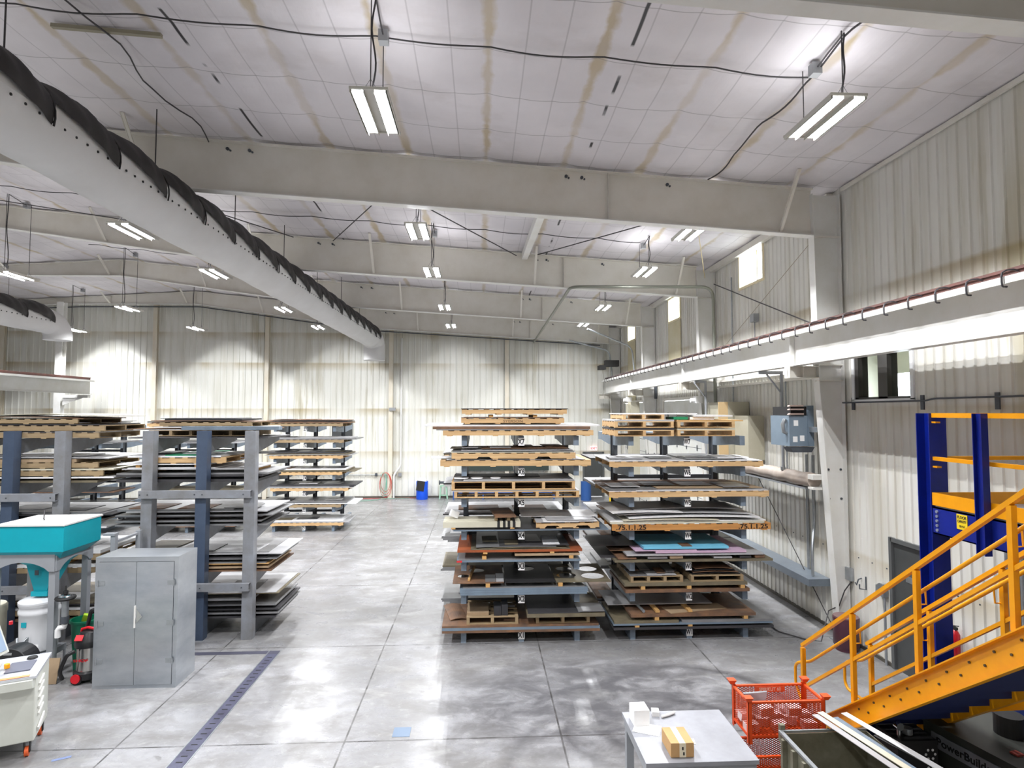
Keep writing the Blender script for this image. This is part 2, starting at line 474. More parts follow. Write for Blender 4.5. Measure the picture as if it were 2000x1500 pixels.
mb.box(X0, X1, Ya-0.1, Ya, Za, Zb).box(X0, X1, Ya, Yb, Za-0.1, Za).box(X0, X1, Ya, Yb, Zb, Zb+0.1)
mb.box(X0, X1, Yb, Yb+0.1, Za, Zb)
mb.box(X1, X1+0.1, Ya, 11.2, Za, Zb).box(X1, X1+0.1, 12.9, Yb, Za, Zb).box(X1, X1+0.1, 11.2, 12.9, Za, 4.1).box(X1, X1+0.1, 11.2, 12.9, 5.15, Zb)
mb.box(X1, X1+0.05, 12.0, 12.06, 4.1, 5.15)
struct(mb.build('trim_5', offm))

# grey personnel doors
dg = M('dark_grey_door', (72, 74, 74), 0.42, 0, (64, 66, 66), 3)
dfr = M('door_frame_paint', (88, 90, 90), 0.42)
a, b, c, d = DOOR
mb = MB().box(XW-0.05, XW+0.1, a-0.05, a+0.02, 0, d+0.05).box(XW-0.05, XW+0.1, b-0.02, b+0.05, 0, d+0.05).box(XW-0.05, XW+0.1, a, b, d-0.02, d+0.05)
o = struct(mb.build('door_1', dfr))
MB().box(XW-0.01, XW+0.035, a+0.025, b-0.025, 0.01, d-0.025).build('door_leaf', dg, o)
MB().box(XW-0.06, XW-0.012, 8.95, 9.12, 1.0, 1.06).cyl((XW-0.05, 9.02, 0.95), 0.03, 0.16).build('door_handle', galv, o)
MB().box(XW-0.014, XW-0.011, 9.02, 9.28, 1.28, 1.62).build('door_notice', paper, o)
MB().box(XW-0.016, XW-0.011, 9.28, 9.5, 1.52, 1.62).build('door_plate', galv, o)
a, b, c, d = BD
mb = MB().box(a-0.06, a+0.03, YB-0.1, YB+0.1, 0, d+0.06).box(b-0.03, b+0.06, YB-0.1, YB+0.1, 0, d+0.06).box(a, b, YB-0.1, YB+0.1, d-0.03, d+0.06)
o = struct(mb.build('door_2', dfr))
MB().box(a+0.03, b-0.03, YB-0.05, YB+0.02, 0.01, d-0.03).build('door_leaf', dg, o)
MB().box(5.4, 5.8, YB-0.075, YB-0.051, 1.92, 1.99).build('door_closer', galv, o)
MB().cyl((6.05, YB-0.1, 1.0), 0.035, 0.05, axis='y').build('door_handle', galv, o)
# overhead sectional doors
shm = M('overhead_door_panel', (222, 224, 222), 0.42, 0, (206, 206, 196), 1.2)
for i, (a, b, c, d) in enumerate(OHD):
    mb = MB().box(XW-0.07, XW+0.02, a-0.09, a, 0, d).box(XW-0.07, XW+0.02, b, b+0.09, 0, d).box(XW-0.07, XW+0.02, a-0.09, b+0.09, d, d+0.1)
    o = struct(mb.build(f'door_{i+3}', cream))
    mb = MB(); nz = 9; h = d / nz
    for k in range(nz): mb.box(XW-0.03, XW+0.01, a, b, k*h+0.006, (k+1)*h-0.012)
    mb.build('door_leaf', shm, o)
    mb = MB()
    for k in range(1, nz):
        mb.box(XW-0.026, XW+0.0, a, b, k*h-0.014, k*h+0.008)
        for q in range(4):
            yy = a + (q+0.5)*(b-a)/4
            mb.box(XW-0.05, XW-0.03, yy-0.02, yy+0.02, k*h-0.09, k*h+0.09)
    mb.build('door_hinge', rackdark, o)

# blank backing behind the back wall posts
for i, px in enumerate([9, 306, 524, 765, 990]):
    X = PY(px, 700, YB)[0]
    z1 = roof_z(X) - 0.12
    o = tag(MB().box(X-0.1, X+0.1, YB-0.22, YB-0.205, 0, z1).box(X-0.1, X+0.1, YB-0.055, YB-0.04, 0, z1).box(X-0.01, X+0.01, YB-0.205, YB-0.055, 0, z1)
        .build('wall_post', M('post_cream', (224, 219, 206), 0.5, 0, (212, 200, 174), 1)),
        f'slim cream post on the back wall, {["leftmost, by the hanging duct end","second from the left","third from the left","beside the big duct outlet","between exit door and duct outlet"][i]}', 'post', 'posts of the back wall')

# ---------------------------------------------------------------- frames
ORD = ['nearest', 'second', 'third', 'fourth', 'farthest']
FL = ['white roof beam crossing the top right corner, closest to the camera',
      'deep cream roof beam spanning the whole picture behind the brightest lamp',
      'cream roof beam second behind the deep front beam, above the dark pipe bend',
      'cream roof beam third behind the deep front beam, peaking at the left',
      'cream roof beam farthest back, close against the back wall']
def beam(Y, i):
    xs = [-28, -20, -13.8, -10, -8, -5.6, -2, 2, 6.38]
    t = thing('roof_beam', FL[i], 'beam', (0, Y, 8.5), 'rafter beams of the hall roof')
    def web(x): return chord_z(x), roof_z(x) - 0.10
    mb = MB()
    for a, b in zip(xs, xs[1:]):
        (za, ta), (zb, tb) = web(a), web(b)
        mb.prism([(a, za), (b, zb), (b, tb), (a, ta)], Y-0.006, Y+0.006, 'y')
    mb.build('web', cream, t)
    mb = MB(); mt = MB()
    for a, b in zip(xs, xs[1:]):
        mb.bar((a, Y, web(a)[0]), (b, Y, web(b)[0]), 0.2, 0.02)
        mt.bar((a, Y, web(a)[1]), (b, Y, web(b)[1]), 0.2, 0.02)
    mb.build('bottom_flange', white_steel, t); mt.build('top_flange', cream, t)
    for X in ([5.75, 1.55, -3.1, -6.4] if i != 1 else [5.75, -6.15]) + [-10.6, -14.2, -17.8]:
        for sgn in (-1, 1):
            z1 = roof_z(X) - 0.04
            MB().bar((X, Y + sgn*0.05, chord_z(X) + 0.04), (X, Y + sgn*0.78, z1), 0.05, 0.03).bar((X-0.03, Y + sgn*0.05, chord_z(X) + 0.04), (X-0.03, Y + sgn*0.78, z1), 0.01, 0.06).build('flange_brace', cream, t)
    for X in (2.4, -7.6, -13.8):
        MB().box(X-0.004, X+0.004, Y-0.08, Y+0.08, chord_z(X)+0.012, roof_z(X)-0.115).build('stiffener', cream, t)
    for X in (3.55, 1.9, 1.6, -4.3, -4.7):        # small bolts and clips on the near face
        mb = MB(); mb.cyl((X, Y-0.035, roof_z(X)-0.22), 0.03, 0.028, 10, axis='y').cyl((X+0.05, Y-0.03, roof_z(X)-0.25), 0.018, 0.023, 8, axis='y')
        mb.build('bolt_clip', rackdark, t)
    return t
for i, Y in enumerate(FRAMES): beam(Y, i)

CL = {11.05: 'white tapered steel column on the right wall, nearest one in view', 17.2: 'white tapered steel column on the right wall beside the bent grey pipe',
      23.3: 'white tapered steel column on the right wall, third from the camera', 29.3: 'white tapered steel column in the far right corner'}
def column(Y):
    t = thing('steel_column', CL[Y], 'column', (XW-0.2, Y, 0), 'columns of the right wall')
    xo = XW - 0.045
    prof = [(0, 6.72), (4.88, 6.42), (4.9, 6.42), (7.75, 6.38), (8.5, 6.36)]
    mb = MB()
    for (za, xa), (zb, xb) in zip(prof, prof[1:]):
        mb.prism([(xa, za), (xo-0.012, za), (xo-0.012, zb), (xb, zb)], Y-0.006, Y+0.006, 'y')
    mb.build('web', white_steel, t)
    mb = MB()
    for (za, xa), (zb, xb) in zip(prof, prof[1:]):
        if zb - za > 0.1: mb.bar((xa, Y, za), (xb, Y, zb), 0.2, 0.016, up=(1, 0, 0))
    mb.build('inner_flange', white_steel, t)
    MB().box(xo-0.012, xo+0.004, Y-0.1, Y+0.1, 0, 8.5).build('outer_flange', white_steel, t)
    MB().box(6.4, xo-0.014, Y-0.08, Y-0.01, 7.66, 7.68).box(6.4, xo-0.014, Y-0.08, Y-0.01, 5.18, 5.2).box(6.42, xo-0.014, Y-0.08, Y-0.01, 4.88, 4.9).build('stiffener', cream, t)
    MB().box(6.62, xo+0.004, Y-0.14, Y+0.14, 0.0, 0.02).build('base_plate', galv, t)
    # crane bracket
    mb = MB().box(5.84, 6.42, Y-0.1, Y+0.1, 4.94, 4.956).box(5.84, 6.42, Y-0.1, Y+0.1, 5.15, 5.166).box(5.84, 6.42, Y-0.006, Y+0.006, 4.956, 5.15)
    mb.box(5.84, 5.852, Y-0.1, Y+0.1, 4.956, 5.15).box(6.1, 6.112, Y-0.1, Y+0.1, 4.956, 5.15)
    mb.build('crane_bracket', cream, t)
    for z in (3.2, 2.65):
        mb = MB()
        for x in (6.6, 6.84): mb.cyl((x, Y-0.02, z), 0.022, 0.013, 10, axis='y')
        mb.build('bolt_pair', rackdark, t)
    return t
for Y in FRAMES[1:]: column(Y)
# interior column at the left, near the back wall
t = thing('steel_column', 'white interior column at far left carrying the left crane rail', 'column', (-19.7, 28.8, 0))
MB().box(-19.85, -19.55, 28.65, 28.67, 0, 9.44).box(-19.85, -19.55, 28.93, 28.95, 0, 9.44).box(-19.71, -19.69, 28.67, 28.93, 0, 9.44).build('shaft', white_steel, t)
MB().box(-19.54, -18.35, 28.7, 28.9, 4.95, 5.08).prism([(-19.54, 4.6), (-18.6, 4.95), (-19.54, 4.95)], 28.79, 28.81, 'y').build('crane_bracket', white_steel, t)

# crane runways
def runway(x, y0, y1, zb, zt, label, side, nclip):
    t = thing('crane_runway_beam', label, 'crane rail', (x, (y0+y1)/2, zb))
    MB().box(x-0.006, x+0.006, y0, y1, zb+0.018, zt-0.018).build('web', white_steel, t)
    MB().box(x-0.1, x+0.1, y0, y1, zb, zb+0.018).build('bottom_flange', white_steel, t)
    MB().box(x-0.20, x+0.20, y0, y1, zt-0.018, zt).box(x-0.20, x-0.19, y0, y1, zt-0.08, zt-0.018).box(x+0.19, x+0.20, y0, y1, zt-0.085, zt-0.018).build('top_cap_channel', white_steel, t)
    MB().box(x-0.035, x+0.035, y0, y1, zt, zt+0.012).box(x-0.01, x+0.01, y0, y1, zt+0.012, zt+0.09).box(x-0.03, x+0.03, y0, y1, zt+0.09, zt+0.125).build('rail', M('rust_brown_rail', (92, 52, 44), 0.6, 0, (70, 48, 44), 5), t)
    for Y in FRAMES[1:]:
        if y0 < Y < y1 - 0.2:
            for s in (-1, 1): MB().box(x + s*0.008 if s > 0 else x-0.1, x+0.1 if s > 0 else x-0.008, Y-0.006, Y+0.006, zb+0.02, zt-0.02).build('stiffener', white_steel, t)
    clipm = M('dark_hook_bolt', (56, 54, 58), 0.5)
    for k in range(nclip):
        Y = 6.26 + 0.485*k
        pts = []
        s = side
        for (dx, dz) in ((0.02, 0.07), (0.08, 0.085), (0.16, 0.075), (0.21, 0.045), (0.22, 0.0), (0.22, -0.06), (0.215, -0.10), (0.20, -0.112), (0.16, -0.112)):
            pts.append((x + s*dx, Y, zt + dz))
        MB().tube(pts, 0.011, 6).build('hook_bolt', clipm, t)
    return t
runway(6.0, -3.9, 28.4, 5.17, 5.80, 'white crane runway beam on the right with row of dark hook bolts', -1, 45)
runway(-18.45, 10, 29.0, 5.12, 5.78, 'white crane runway beam at the far left edge', 1, 0)
# ================================================================ LAMPS
lampbody = M('lamp_housing', (206, 204, 196), 0.4)
lens = M('lit_led_lens', (235, 240, 255), 0.4, emit=7)
refl = M('lamp_reflector', (236, 238, 240), 0.2)
def make_lamp():
    t = thing('high_bay_lamp', 'x', 'lamp', (0, 0, 0), 'high bay lamps hung from the roof')
    w, L = 0.215, 0.53
    D = 0.052
    # two reflector troughs, open at the bottom and at both ends
    mb = MB().box(-w, w, -L, L, D, D+0.01)
    for s in (-1, 1):
        for e in (-1, 1): mb.box(s*0.125 + e*0.066 - 0.003, s*0.125 + e*0.066 + 0.003, -L, L, 0.0, D)
    mb.box(-w, -w+0.006, -L, L, 0, D).box(w-0.006, w, -L, L, 0, D)
    mb.build('housing', lampbody, t)
    for e in (-1, 1): MB().box(-w-0.004, w+0.004, e*L-0.012, e*L+0.012, 0.034, 0.064).build('end_cap', lampbody, t)
    for s in (-1, 1):
        MB().box(s*0.125-0.06, s*0.125+0.06, -L+0.02, L-0.02, D-0.005, D-0.001).build('led_strip', lens, t)
    MB().box(-0.05, 0.05, -0.12, 0.12, 0.059, 0.09).build('driver_box', lampbody, t)
    return t
LROWS = [(-1.28, [1.6, 7.15, 11.95, 15.45, 20.7, 25.2]), (4.22, [7.0, 11.7, 15.1, 20.45, 24.5]), (-7.0, [1.6, 6.9, 12.2, 15.9, 21.4, 25.9]),
         (-12.42, [6.5, 12.3, 16.4, 21.5, 26.5]), (-18.05, [12.0, 17.0, 23.05, 27.4])]
names = {(-1.28,7.15):'brightest lamp, hung on two chains at top centre', (-1.28,11.95):'glaring lamp hanging just below the deep front beam',
 (-1.28,15.45):'glaring lamp second behind the deep front beam', (-1.28,20.7):'glaring lamp third behind the deep front beam', (-1.28,25.2):'glaring lamp nearest the back wall above the marked racks',
 (4.22,7.0):'two-strip lamp hanging below the cable junction at top right', (4.22,11.7):'lamp half hidden behind the deep beam at right', (4.22,15.1):'glaring lamp over the bent grey pipe',
 (4.22,20.45):'small lamp behind the bent grey pipe', (4.22,24.5):'farthest lamp of the right row', (-7.0,12.2):'largest lamp left of the big air duct', (-7.0,15.9):'second lamp beneath the big air duct',
 (-7.0,21.4):'third lamp beneath the big air duct', (-7.0,25.9):'farthest lamp beneath the big air duct', (-12.42,16.4):'lamp at the left edge with two strips, nearest of its row',
 (-12.42,21.5):'lamp on a long wavy cord, left part of the hall', (-12.42,26.5):'small lamp on a long cord before the back wall', (-18.05,23.05):'lamp tip cut by the left edge of the picture', (-18.05,27.4):'lamp under the end of the small left duct'}
lamp0 = make_lamp(); lt = tree(lamp0); first = True
area = bpy.data.lights.new('lamp_light', 'AREA'); area.shape = 'RECTANGLE'; area.size = 0.022; area.size_y = 0.98
area.energy = LAMP_W; area.spread = R(180); area.color = LAMP_COL
areau = bpy.data.lights.new('ceiling_fill', 'AREA'); areau.shape = 'RECTANGLE'; areau.size = 0.40; areau.size_y = 0.98  # fill light added above each closed housing, aimed at the ceiling
areau.energy = UP_W; areau.spread = R(175); areau.color = LAMP_COL
jbox = M('grey_junction_box', (150, 152, 154), 0.4, 0.3)
for X, ys in LROWS:
    for Y in ys:
        lab = 'high bay lamp: ' + names.get((X, Y), 'out of frame, above and behind the camera, ' + {-1.28:'middle row',4.22:'right row',-7.0:'left row',-12.42:'far left row',-18.05:'leftmost row'}[X] + (', near' if Y < 2 else ', middle' if Y < 12.1 else ', far'))
        if first: o = lamp0; first = False; o.location = (X, Y, LAMP_Z); o['label'] = lab
        else: o = dup(lamp0, lt, (X, Y, LAMP_Z), lab)
        for s_ in (-0.125, 0.125):
            la = bpy.data.objects.new('lamp_light', area); C.objects.link(la); la.parent = o; la.location = (s_, 0, 0.043)
        lu = bpy.data.objects.new('ceiling_fill', areau); C.objects.link(lu); lu.parent = o; lu.location = (0, 0, 0.10); lu.rotation_euler = (math.pi, 0, 0)
        # hanging chains and cord
        if (X, Y) in names:
            zr = roof_z(X) - 0.05 - LAMP_Z
            for s in (-1, 1):
                m_ = MB(); y_ = s*0.42
                m_.tube([(0, y_, 0.055), (0, y_, zr)], 0.007, 5).tube([(-0.1, y_, 0.055), (0, y_, 0.22), (0.1, y_, 0.055)], 0.005, 4)
                c_ = m_.build('hanging_chain', cablem, o, org=(0, 0, 0))
            pts = []
            for k in range(13):
                q = k/12; pts.append((0.03 + 0.02*math.sin(q*9+X), -0.40 + 0.03*math.sin(q*6), 0.06 + (zr-0.08)*q))
            pts += [(0.04, -0.1, zr-0.06), (0.04, 0.14, zr-0.10)]
            MB().tube(pts, 0.011, 6).build('power_cord', cablem, o, org=(0, 0, 0))
            MB().box(-0.02, 0.10, 0.14, 0.26, zr-0.18, zr-0.03).build('junction_box', jbox, o, org=(0, 0, 0))

# ================================================================ CABLES ON THE ROOF
def roof_cable(Y, x0, x1, label, step=1.47, sag=0.045):
    pts = []; x = x0
    while x <= x1 + 1e-6:
        ph = ((x - 0.08 + 147) % step) / step
        pts.append((x, Y + 0.02*math.sin(x*2.1), roof_z(x) - 0.10 - sag*math.sin(math.pi*ph)))
        x += step/8
    return tag(MB().tube(pts, 0.010, 6).build('roof_cable', cablem), label, 'cable')
roof_cable(7.42, -13.3, 4.4, 'black cable swagged across the ceiling in front of the deep beam')
roof_cable(15.1, -13.5, 4.3, 'thin black cable swagged across the ceiling of the second bay')
roof_cable(20.9, -13.5, -6.0, 'thin black cable across the ceiling of the third bay at left')
pts = []
Y = 5.2
while Y < 11.0:
    ph = ((Y - 7.65 + 111) % 1.11)/1.11
    pts.append((4.32 + 0.05*math.sin(Y*2.6), Y, roof_z(4.3) - 0.09 - 0.05*math.sin(math.pi*ph))); Y += 0.14
tag(MB().tube(pts, 0.013, 6).build('roof_cable', cablem), 'black cable running from the near beam past the right lamp to the deep beam', 'cable')
pts = [(-5.0 + 0.1*math.sin(k*0.8), 5.2 + k*0.29, roof_z(-5.0) - 0.10 - 0.04*abs(math.sin(k*0.9))) for k in range(21)]
tag(MB().tube(pts, 0.012, 6).build('roof_cable', cablem), 'black cable following the top of the big air duct', 'cable')
# angle strip hung on the ceiling at the upper left
a, b = PZ(101, 57, 9.3), PZ(331, 82, 9.3)
zz = lambda x: roof_z(x) - 0.09
tag(MB().bar((a[0], a[1], zz(a[0])), (b[0], a[1], zz(b[0])), 0.06, 0.05).build('ceiling_channel', M('dull_olive_metal', (150, 144, 124), 0.5)), 'short olive grey channel fixed to the ceiling at upper left', 'channel')
# rod braces of the second bay
def rod(p, q, label, r=0.012, m=None, nm='brace_rod'):
    return tag(MB().tube([p, q], r, 6).build(nm, m or cablem), label, 'brace rod')
def rz(x, y): return (x, y, roof_z(x) - 0.16)
rod(rz(-4.25, 17.05), rz(-1.3, 11.3), 'thin dark brace rod left of the second glaring lamp, rising right', 0.014)
rod((-2.6, 11.3, roof_z(-2.6)-0.22), (1.0, 16.95, roof_z(1.0)-0.22), 'thin dark brace rod crossing behind the second glaring lamp, falling right', 0.014)
rod(rz(1.55, 17.0), rz(5.3, 11.4), 'thin dark brace rod between box strut and right lamp', 0.014)
rod(rz(-10.2, 11.3), rz(-5.35, 16.98), 'thin dark brace rod above the big duct, left of the first rod', 0.014)
rod(rz(-16.2, 14), rz(-9.6, 16.98), 'thin dark brace rod at the left edge above the largest left lamp', 0.012)
rod((4.2, 11.4, 8.5), (6.6, 17.1, 8.25), 'pale yellow string running under the ceiling near the high window', 0.008, M('pale_cord', (226, 206, 150), 0.7), 'cord_line')
rod((XW-0.12, 17.0, 8.05), (XW-0.12, 11.3, 5.9), 'dark diagonal rod on the right wall below the high window', 0.014)
rod((XW-0.1, 17.0, 5.9), (XW-0.1, 11.3, 8.05), 'faint diagonal rod crossing it on the right wall', 0.006, M('pale_rod', (150, 140, 120), 0.6))
rod((XW-0.2, 14.6, 3.0), (XW-0.2, 11.3, 0.2), 'thin diagonal rod on the right wall below the lagged pipe', 0.01)
# box strut
tag(MB().bar((1.25, 11.17, 8.42), (1.25, 17.1, 8.83), 0.16, 0.2).build('box_strut', white_steel), 'short white box strut between the deep beam and the one behind', 'strut')
# bent grey pipe and smaller conduits
def bend(pts, r=0.3, n=6):
    P = [Vector(p) for p in pts]; out = [P[0]]
    for a, b, c in zip(P, P[1:], P[2:]):
        d1 = (a-b).normalized(); d2 = (c-b).normalized()
        rr = min(r, (a-b).length*0.45, (c-b).length*0.45)
        s, e = b + d1*rr, b + d2*rr
        for k in range(n+1):
            t_ = k/n; out.append(s*(1-t_)**2 + b*2*t_*(1-t_) + e*t_*t_)
    out.append(P[-1]); return out
def pipe(pts, r, m, label, cat='pipe', nm='pipe', br=0.3, n=12):
    return tag(MB().tube(bend(pts, br), r, n).build(nm, m, smooth=True), label, cat)
pm = M('dull_green_grey_pipe', (140, 142, 132), 0.4, 0.5)
pipe([(2.66, YB-0.12, 7.83), (2.52, 16.55, 7.83), (6.62, 16.55, 7.87), (6.66, 16.55, 0.3)], 0.045, pm, 'big bent grey green pipe from back wall under the roof and down', br=0.35)
pipe([(4.3, 28.9, 7.8), (6.3, 28.9, 7.3), (6.45, 28.9, 5.9)], 0.04, galv, 'bright steel pipe with elbow in the far right corner', br=0.3)
pipe([(4.4, 24.4, 7.75), (6.4, 24.9, 7.05), (6.5, 24.9, 5.9)], 0.035, galv, 'slim bright pipe from the farthest right lamp to the wall')
tanp = M('tan_pipe', (206, 196, 172), 0.5, 0, (190, 172, 134), 2)
a = PY(785, 640, YB-0.15)
pipe([(a[0], YB-0.15, 8.0), (a[0], YB-0.15, 1.6), (a[0]-0.33, YB-0.2, 1.15), (a[0]-0.33, YB-0.2, 0.02)], 0.05, white_steel, 'white drain pipe stepping left near the floor of the back wall', br=0.15)
pipe([(-28, YB-0.08, 1.15), (a[0]-0.2, YB-0.08, 1.15)], 0.02, galv, 'thin horizontal conduit along the back wall', 'conduit', 'conduit')
pipe([(x_, YB-0.5, chord_z(x_)-0.06) for x_ in (-24, -19.5, -13.8, -8, -5.6, 6.0)], 0.025, rackdark, 'thin dark pipe under the farthest roof beam', br=0.1)
# horizontal conduit below the office window
pipe([(XW-0.06, 11.0, 4.47), (XW-0.06, 8.9, 4.47), (XW-0.06, 8.7, 4.5), (XW-0.06, 2.0, 4.5)], 0.014, rackdark, 'dark conduit running along the right wall under the office window', 'conduit', 'conduit', br=0.06)
for k, y in enumerate((10.72, 8.98, 7.62, 6.2)):
    tag(MB().box(XW-0.045, XW-0.024, y-0.035, y+0.035, 4.33, 4.56).build('strut_bracket', rackdark), ['small dark bracket at the left corner of the office window', 'small dark bracket at the right corner of the office window', 'small dark bracket on the wall above the blue yellow platform', 'dark bracket on the right wall above the platform, nearest the camera'][k], 'bracket', 'conduit brackets')
# vertical conduits right wall
for k, (y, z0, z1, l) in enumerate([(12.0, 1.0, 3.4, 'thick grey conduit curving into the trough end'), (12.3, 1.0, 3.4, 'thinner grey conduit beside the curving one'), (13.1, 3.0, 5.0, 'grey conduit rising from the lagged pipe'),
        (15.9, 3.0, 8.0, 'thin conduit on the right wall beneath the high window'), (9.95, 0, 1.15, 'short conduit below the sloped outlet box near the grey door')]):
    pts = [(XW-0.07, y, z1), (XW-0.07, y, z0)] if k else [(XW-0.1, y, z1), (XW-0.1, y, 2.0), (XW-0.3, y-0.25, 1.6), (XW-0.3, y-0.25, 1.02)]
    pipe(pts, 0.03 if k < 2 else 0.02, galv, l, 'conduit', 'conduit', br=0.2)
for k in range(5):
    y = 7.55 - 0.075*k
    pipe([(XW-0.06, y, 2.95), (XW-0.06, y, 0.05)], 0.025, galv, 'vertical grey conduit behind the upper stair rail, ' + ['leftmost', 'second from left', 'middle', 'second from right', 'rightmost'][k] + ' of the group', 'conduit', 'conduit').__setitem__('group', 'conduit bundle by the extinguisher')
tag(MB().box(XW-0.14, XW-0.025, 7.1, 7.7, 2.95, 3.15).build('pull_box', galv), 'grey pull box on top of the conduit group at the right wall', 'box')

# ================================================================ AIR DUCTS
wfab = M('white_duct_fabric', (214, 214, 214), 0.75, 0, (204, 203, 202), 1.0)
bfab = M('black_duct_cover', (44, 41, 41), 0.6, 0, (30, 28, 28), 2, bump=0.4)
def duct(xb, z, r, y0, y1, label, cat, end_drop, kx, er):
    x = xb
    X_ = lambda y: xb + kx*(y-7)
    t = thing('fabric_air_duct', label, cat, (x, (y0+y1)/2, z-r))
    n = 40; ny = int((y1-y0)/0.15)
    def pt(u, v):
        y = y0 + (y1-y0)*v; a = 2*math.pi*u
        rr = r * (1 + 0.012*math.sin(y*5.1) * math.sin(a*1.0) + 0.008*math.sin(a*6 + y*1.3))
        return (X_(y) + rr*math.cos(a), y, z + rr*math.sin(a))
    m_ = MB(); m_.grid(pt, n, ny); m_.build('fabric_tube', wfab, t, smooth=True)
    # black cover, scalloped and tied every 1.22 m
    per = 1.22; off = 7.0
    def cv(u, v):
        y = y0 + (y1-y0)*v; ph = ((y-off) / per) % 1.0
        lo = R(22) - R(36)*ph**1.2; hi = R(180) - lo
        a = lo + (hi-lo)*u
        puff = 0.02 + 0.11*math.sin(math.pi*ph)**0.8 * (0.25 + 0.75*math.sin(math.pi*u)**0.5)
        puff += 0.012*math.sin(y*17 + u*9)
        rr = r + puff
        return (X_(y) + rr*math.cos(a), y, z + rr*math.sin(a))
    m_ = MB(); m_.grid(cv, 18, int((y1-y0)/0.06)); m_.build('black_cover', bfab, t, smooth=True)
    k = 0; y = off - per*math.floor((off-y0)/per)
    while y < y1:
        pts = [(X_(y) + (r+0.03)*math.cos(R(q)), y, z + (r+0.03)*math.sin(R(q))) for q in range(-14, 195, 11)]
        MB().tube(pts, 0.012, 5).build('tie_strap', dark, t); y += per
    m_ = MB(); y = y0
    while y < y1:
        a = R(-8); c = Vector((X_(y) + (r+0.004)*math.cos(a), y, z + (r+0.004)*math.sin(a)))
        m_.cyl(tuple(c - Vector((0.006, 0, 0))), 0.017, 0.012, 8, axis='x'); y += 0.2
    h = m_.build('air_holes', M('hole_black', (40, 40, 42), 0.8), t); h['kind'] = 'stuff'
    # elbow at the end
    x = X_(y1); pts = [(x, y1-0.1, z), (x, y1+0.2, z), (x+0.02, y1+0.5, z-0.08), (x+0.04, y1+0.68, z-0.3), (x+0.04, y1+0.72, z-end_drop*0.7), (x+0.04, y1+0.72, z-end_drop)]
    m_ = MB().tube(pts, r, 24, True, [r, r*er, r*er, r*er, r*er, r*er]); m_.build('end_elbow', wfab, t, smooth=True)
    y = y0 + 1.8
    while y < y1 - 1:
        MB().tube([(X_(y), y, z+r), (X_(y), y, roof_z(X_(y))-0.12)], 0.01, 5).build('hanger_rod', cablem, t); y += 3.05
    return t
duct(-5.42, 7.72, 0.45, 2.0, 27.6, 'large white fabric air duct with wavy black top running overhead', 'air duct', 1.0, 0.0155, 1.1)
duct(-14.6, 7.35, 0.42, 12.0, 20.4, 'smaller white fabric air duct with black top at the left edge', 'air duct', 0.6, 0.0, 1.0)
LV = ['the lowest', 'the second', 'the third', 'the fourth', 'the fifth', 'the sixth', 'the top']
# ================================================================ RACKS
def plab(txt, x, y, z, t, n):
    p = MB().box(x-0.06, x+0.06, y-0.004, y, z-0.072, z+0.072).build('shelf_label', paper, t)
    text(txt, 0.145, face_front((x, y-0.006, z), 0.56 if txt[0] == 'W' else 0.68, 0.95), ink, p, 'lettering')
def zmid(px, ys, Y): return [PY(px, y, Y)[2] for y in ys]
def cantilever(xs, Yf, Yc, Yb, zs, prefix, label, top=None, single=0):
    t = thing('cantilever_rack', label, 'rack', (sum(xs)/3, Yc, 0))
    ztop = top or zs[-1] + 0.1
    for i, x in enumerate(xs):
        MB().box(x-0.05, x+0.05, Yc-0.12, Yc-0.105, 0, ztop).box(x-0.05, x+0.05, Yc+0.105, Yc+0.12, 0, ztop).box(x-0.012, x+0.012, Yc-0.105, Yc+0.105, 0, ztop).box(x-0.055, x+0.055, Yc-0.125, Yc+0.125, ztop, ztop+0.008).build('column', rackdark, t)
        MB().box(x-0.05, x+0.05, Yf, Yc-0.125, 0.0, zs[0]+0.09, ).build('base_foot', rackgrey, t)
        MB().box(x-0.05, x+0.05, Yc+0.125, Yb, 0.0, zs[0]+0.09).build('base_foot', rackgrey, t)
        for k, z in enumerate(zs[1:]):
            for s, ye in ((-1, Yf), (1, Yb)):
                h = 0.09; ys = Yc + s*0.125
                poly = [(ye, z+h), (ys, z+h), (ys, z-h-0.06), (ys + s*0.2, z-h-0.06), (ye - s*0.35, z-h), (ye, z-h)]
                m_ = MB().prism(poly, x-0.05, x+0.05, 'x')
                m_.build('arm', rackgrey, t)
    for z in (zs[1]-0.25, zs[3]-0.25, zs[5]-0.25):
        MB().box(xs[0]+0.05, xs[2]-0.05, Yc-0.03, Yc+0.03, z-0.04, z+0.04).build('cross_brace', rackdark, t)
    for k, z in enumerate(zs):
        if prefix: plab(prefix + str(k+1), xs[1], Yf-0.001, z - (0.02 if k else -0.0), t, k)
    return t
def stop_dots(): pass
ZX = zmid(1020, [1238, 1168, 1104, 1044, 980, 920, 861], 11.3)
ZW = zmid(1347, [1236, 1163, 1104, 1044, 980, 921, 861], 11.3)
ZZ = zmid(597, [1030, 996, 964, 933, 901, 870, 838], 21.9)
ZX[0] = ZW[0] = ZZ[0] = 0.12
XX = [-0.32, 0.76, 1.81]; XWR = [2.87, 3.96, 5.05]
YF, YC, YK = 11.3, 12.78, 14.25
cantilever(XX, YF, YC, YK, ZX, 'X', 'loaded grey cantilever rack with shelf labels X1 to X7, middle of the hall')
cantilever(XWR, YF, YC, YK, ZW, 'W', 'loaded grey cantilever rack with shelf labels W1 to W7, nearer the right wall')
XZ = [-7.42, -6.36, -5.32]
cantilever(XZ, 21.9, 23.3, 24.7, ZZ, 'Z', 'far cantilever rack left of the open aisle, before the back wall')
cantilever([x-4.1 for x in XZ], 21.9, 23.3, 24.7, ZZ, '', 'far cantilever rack seen between the two nearest left posts')
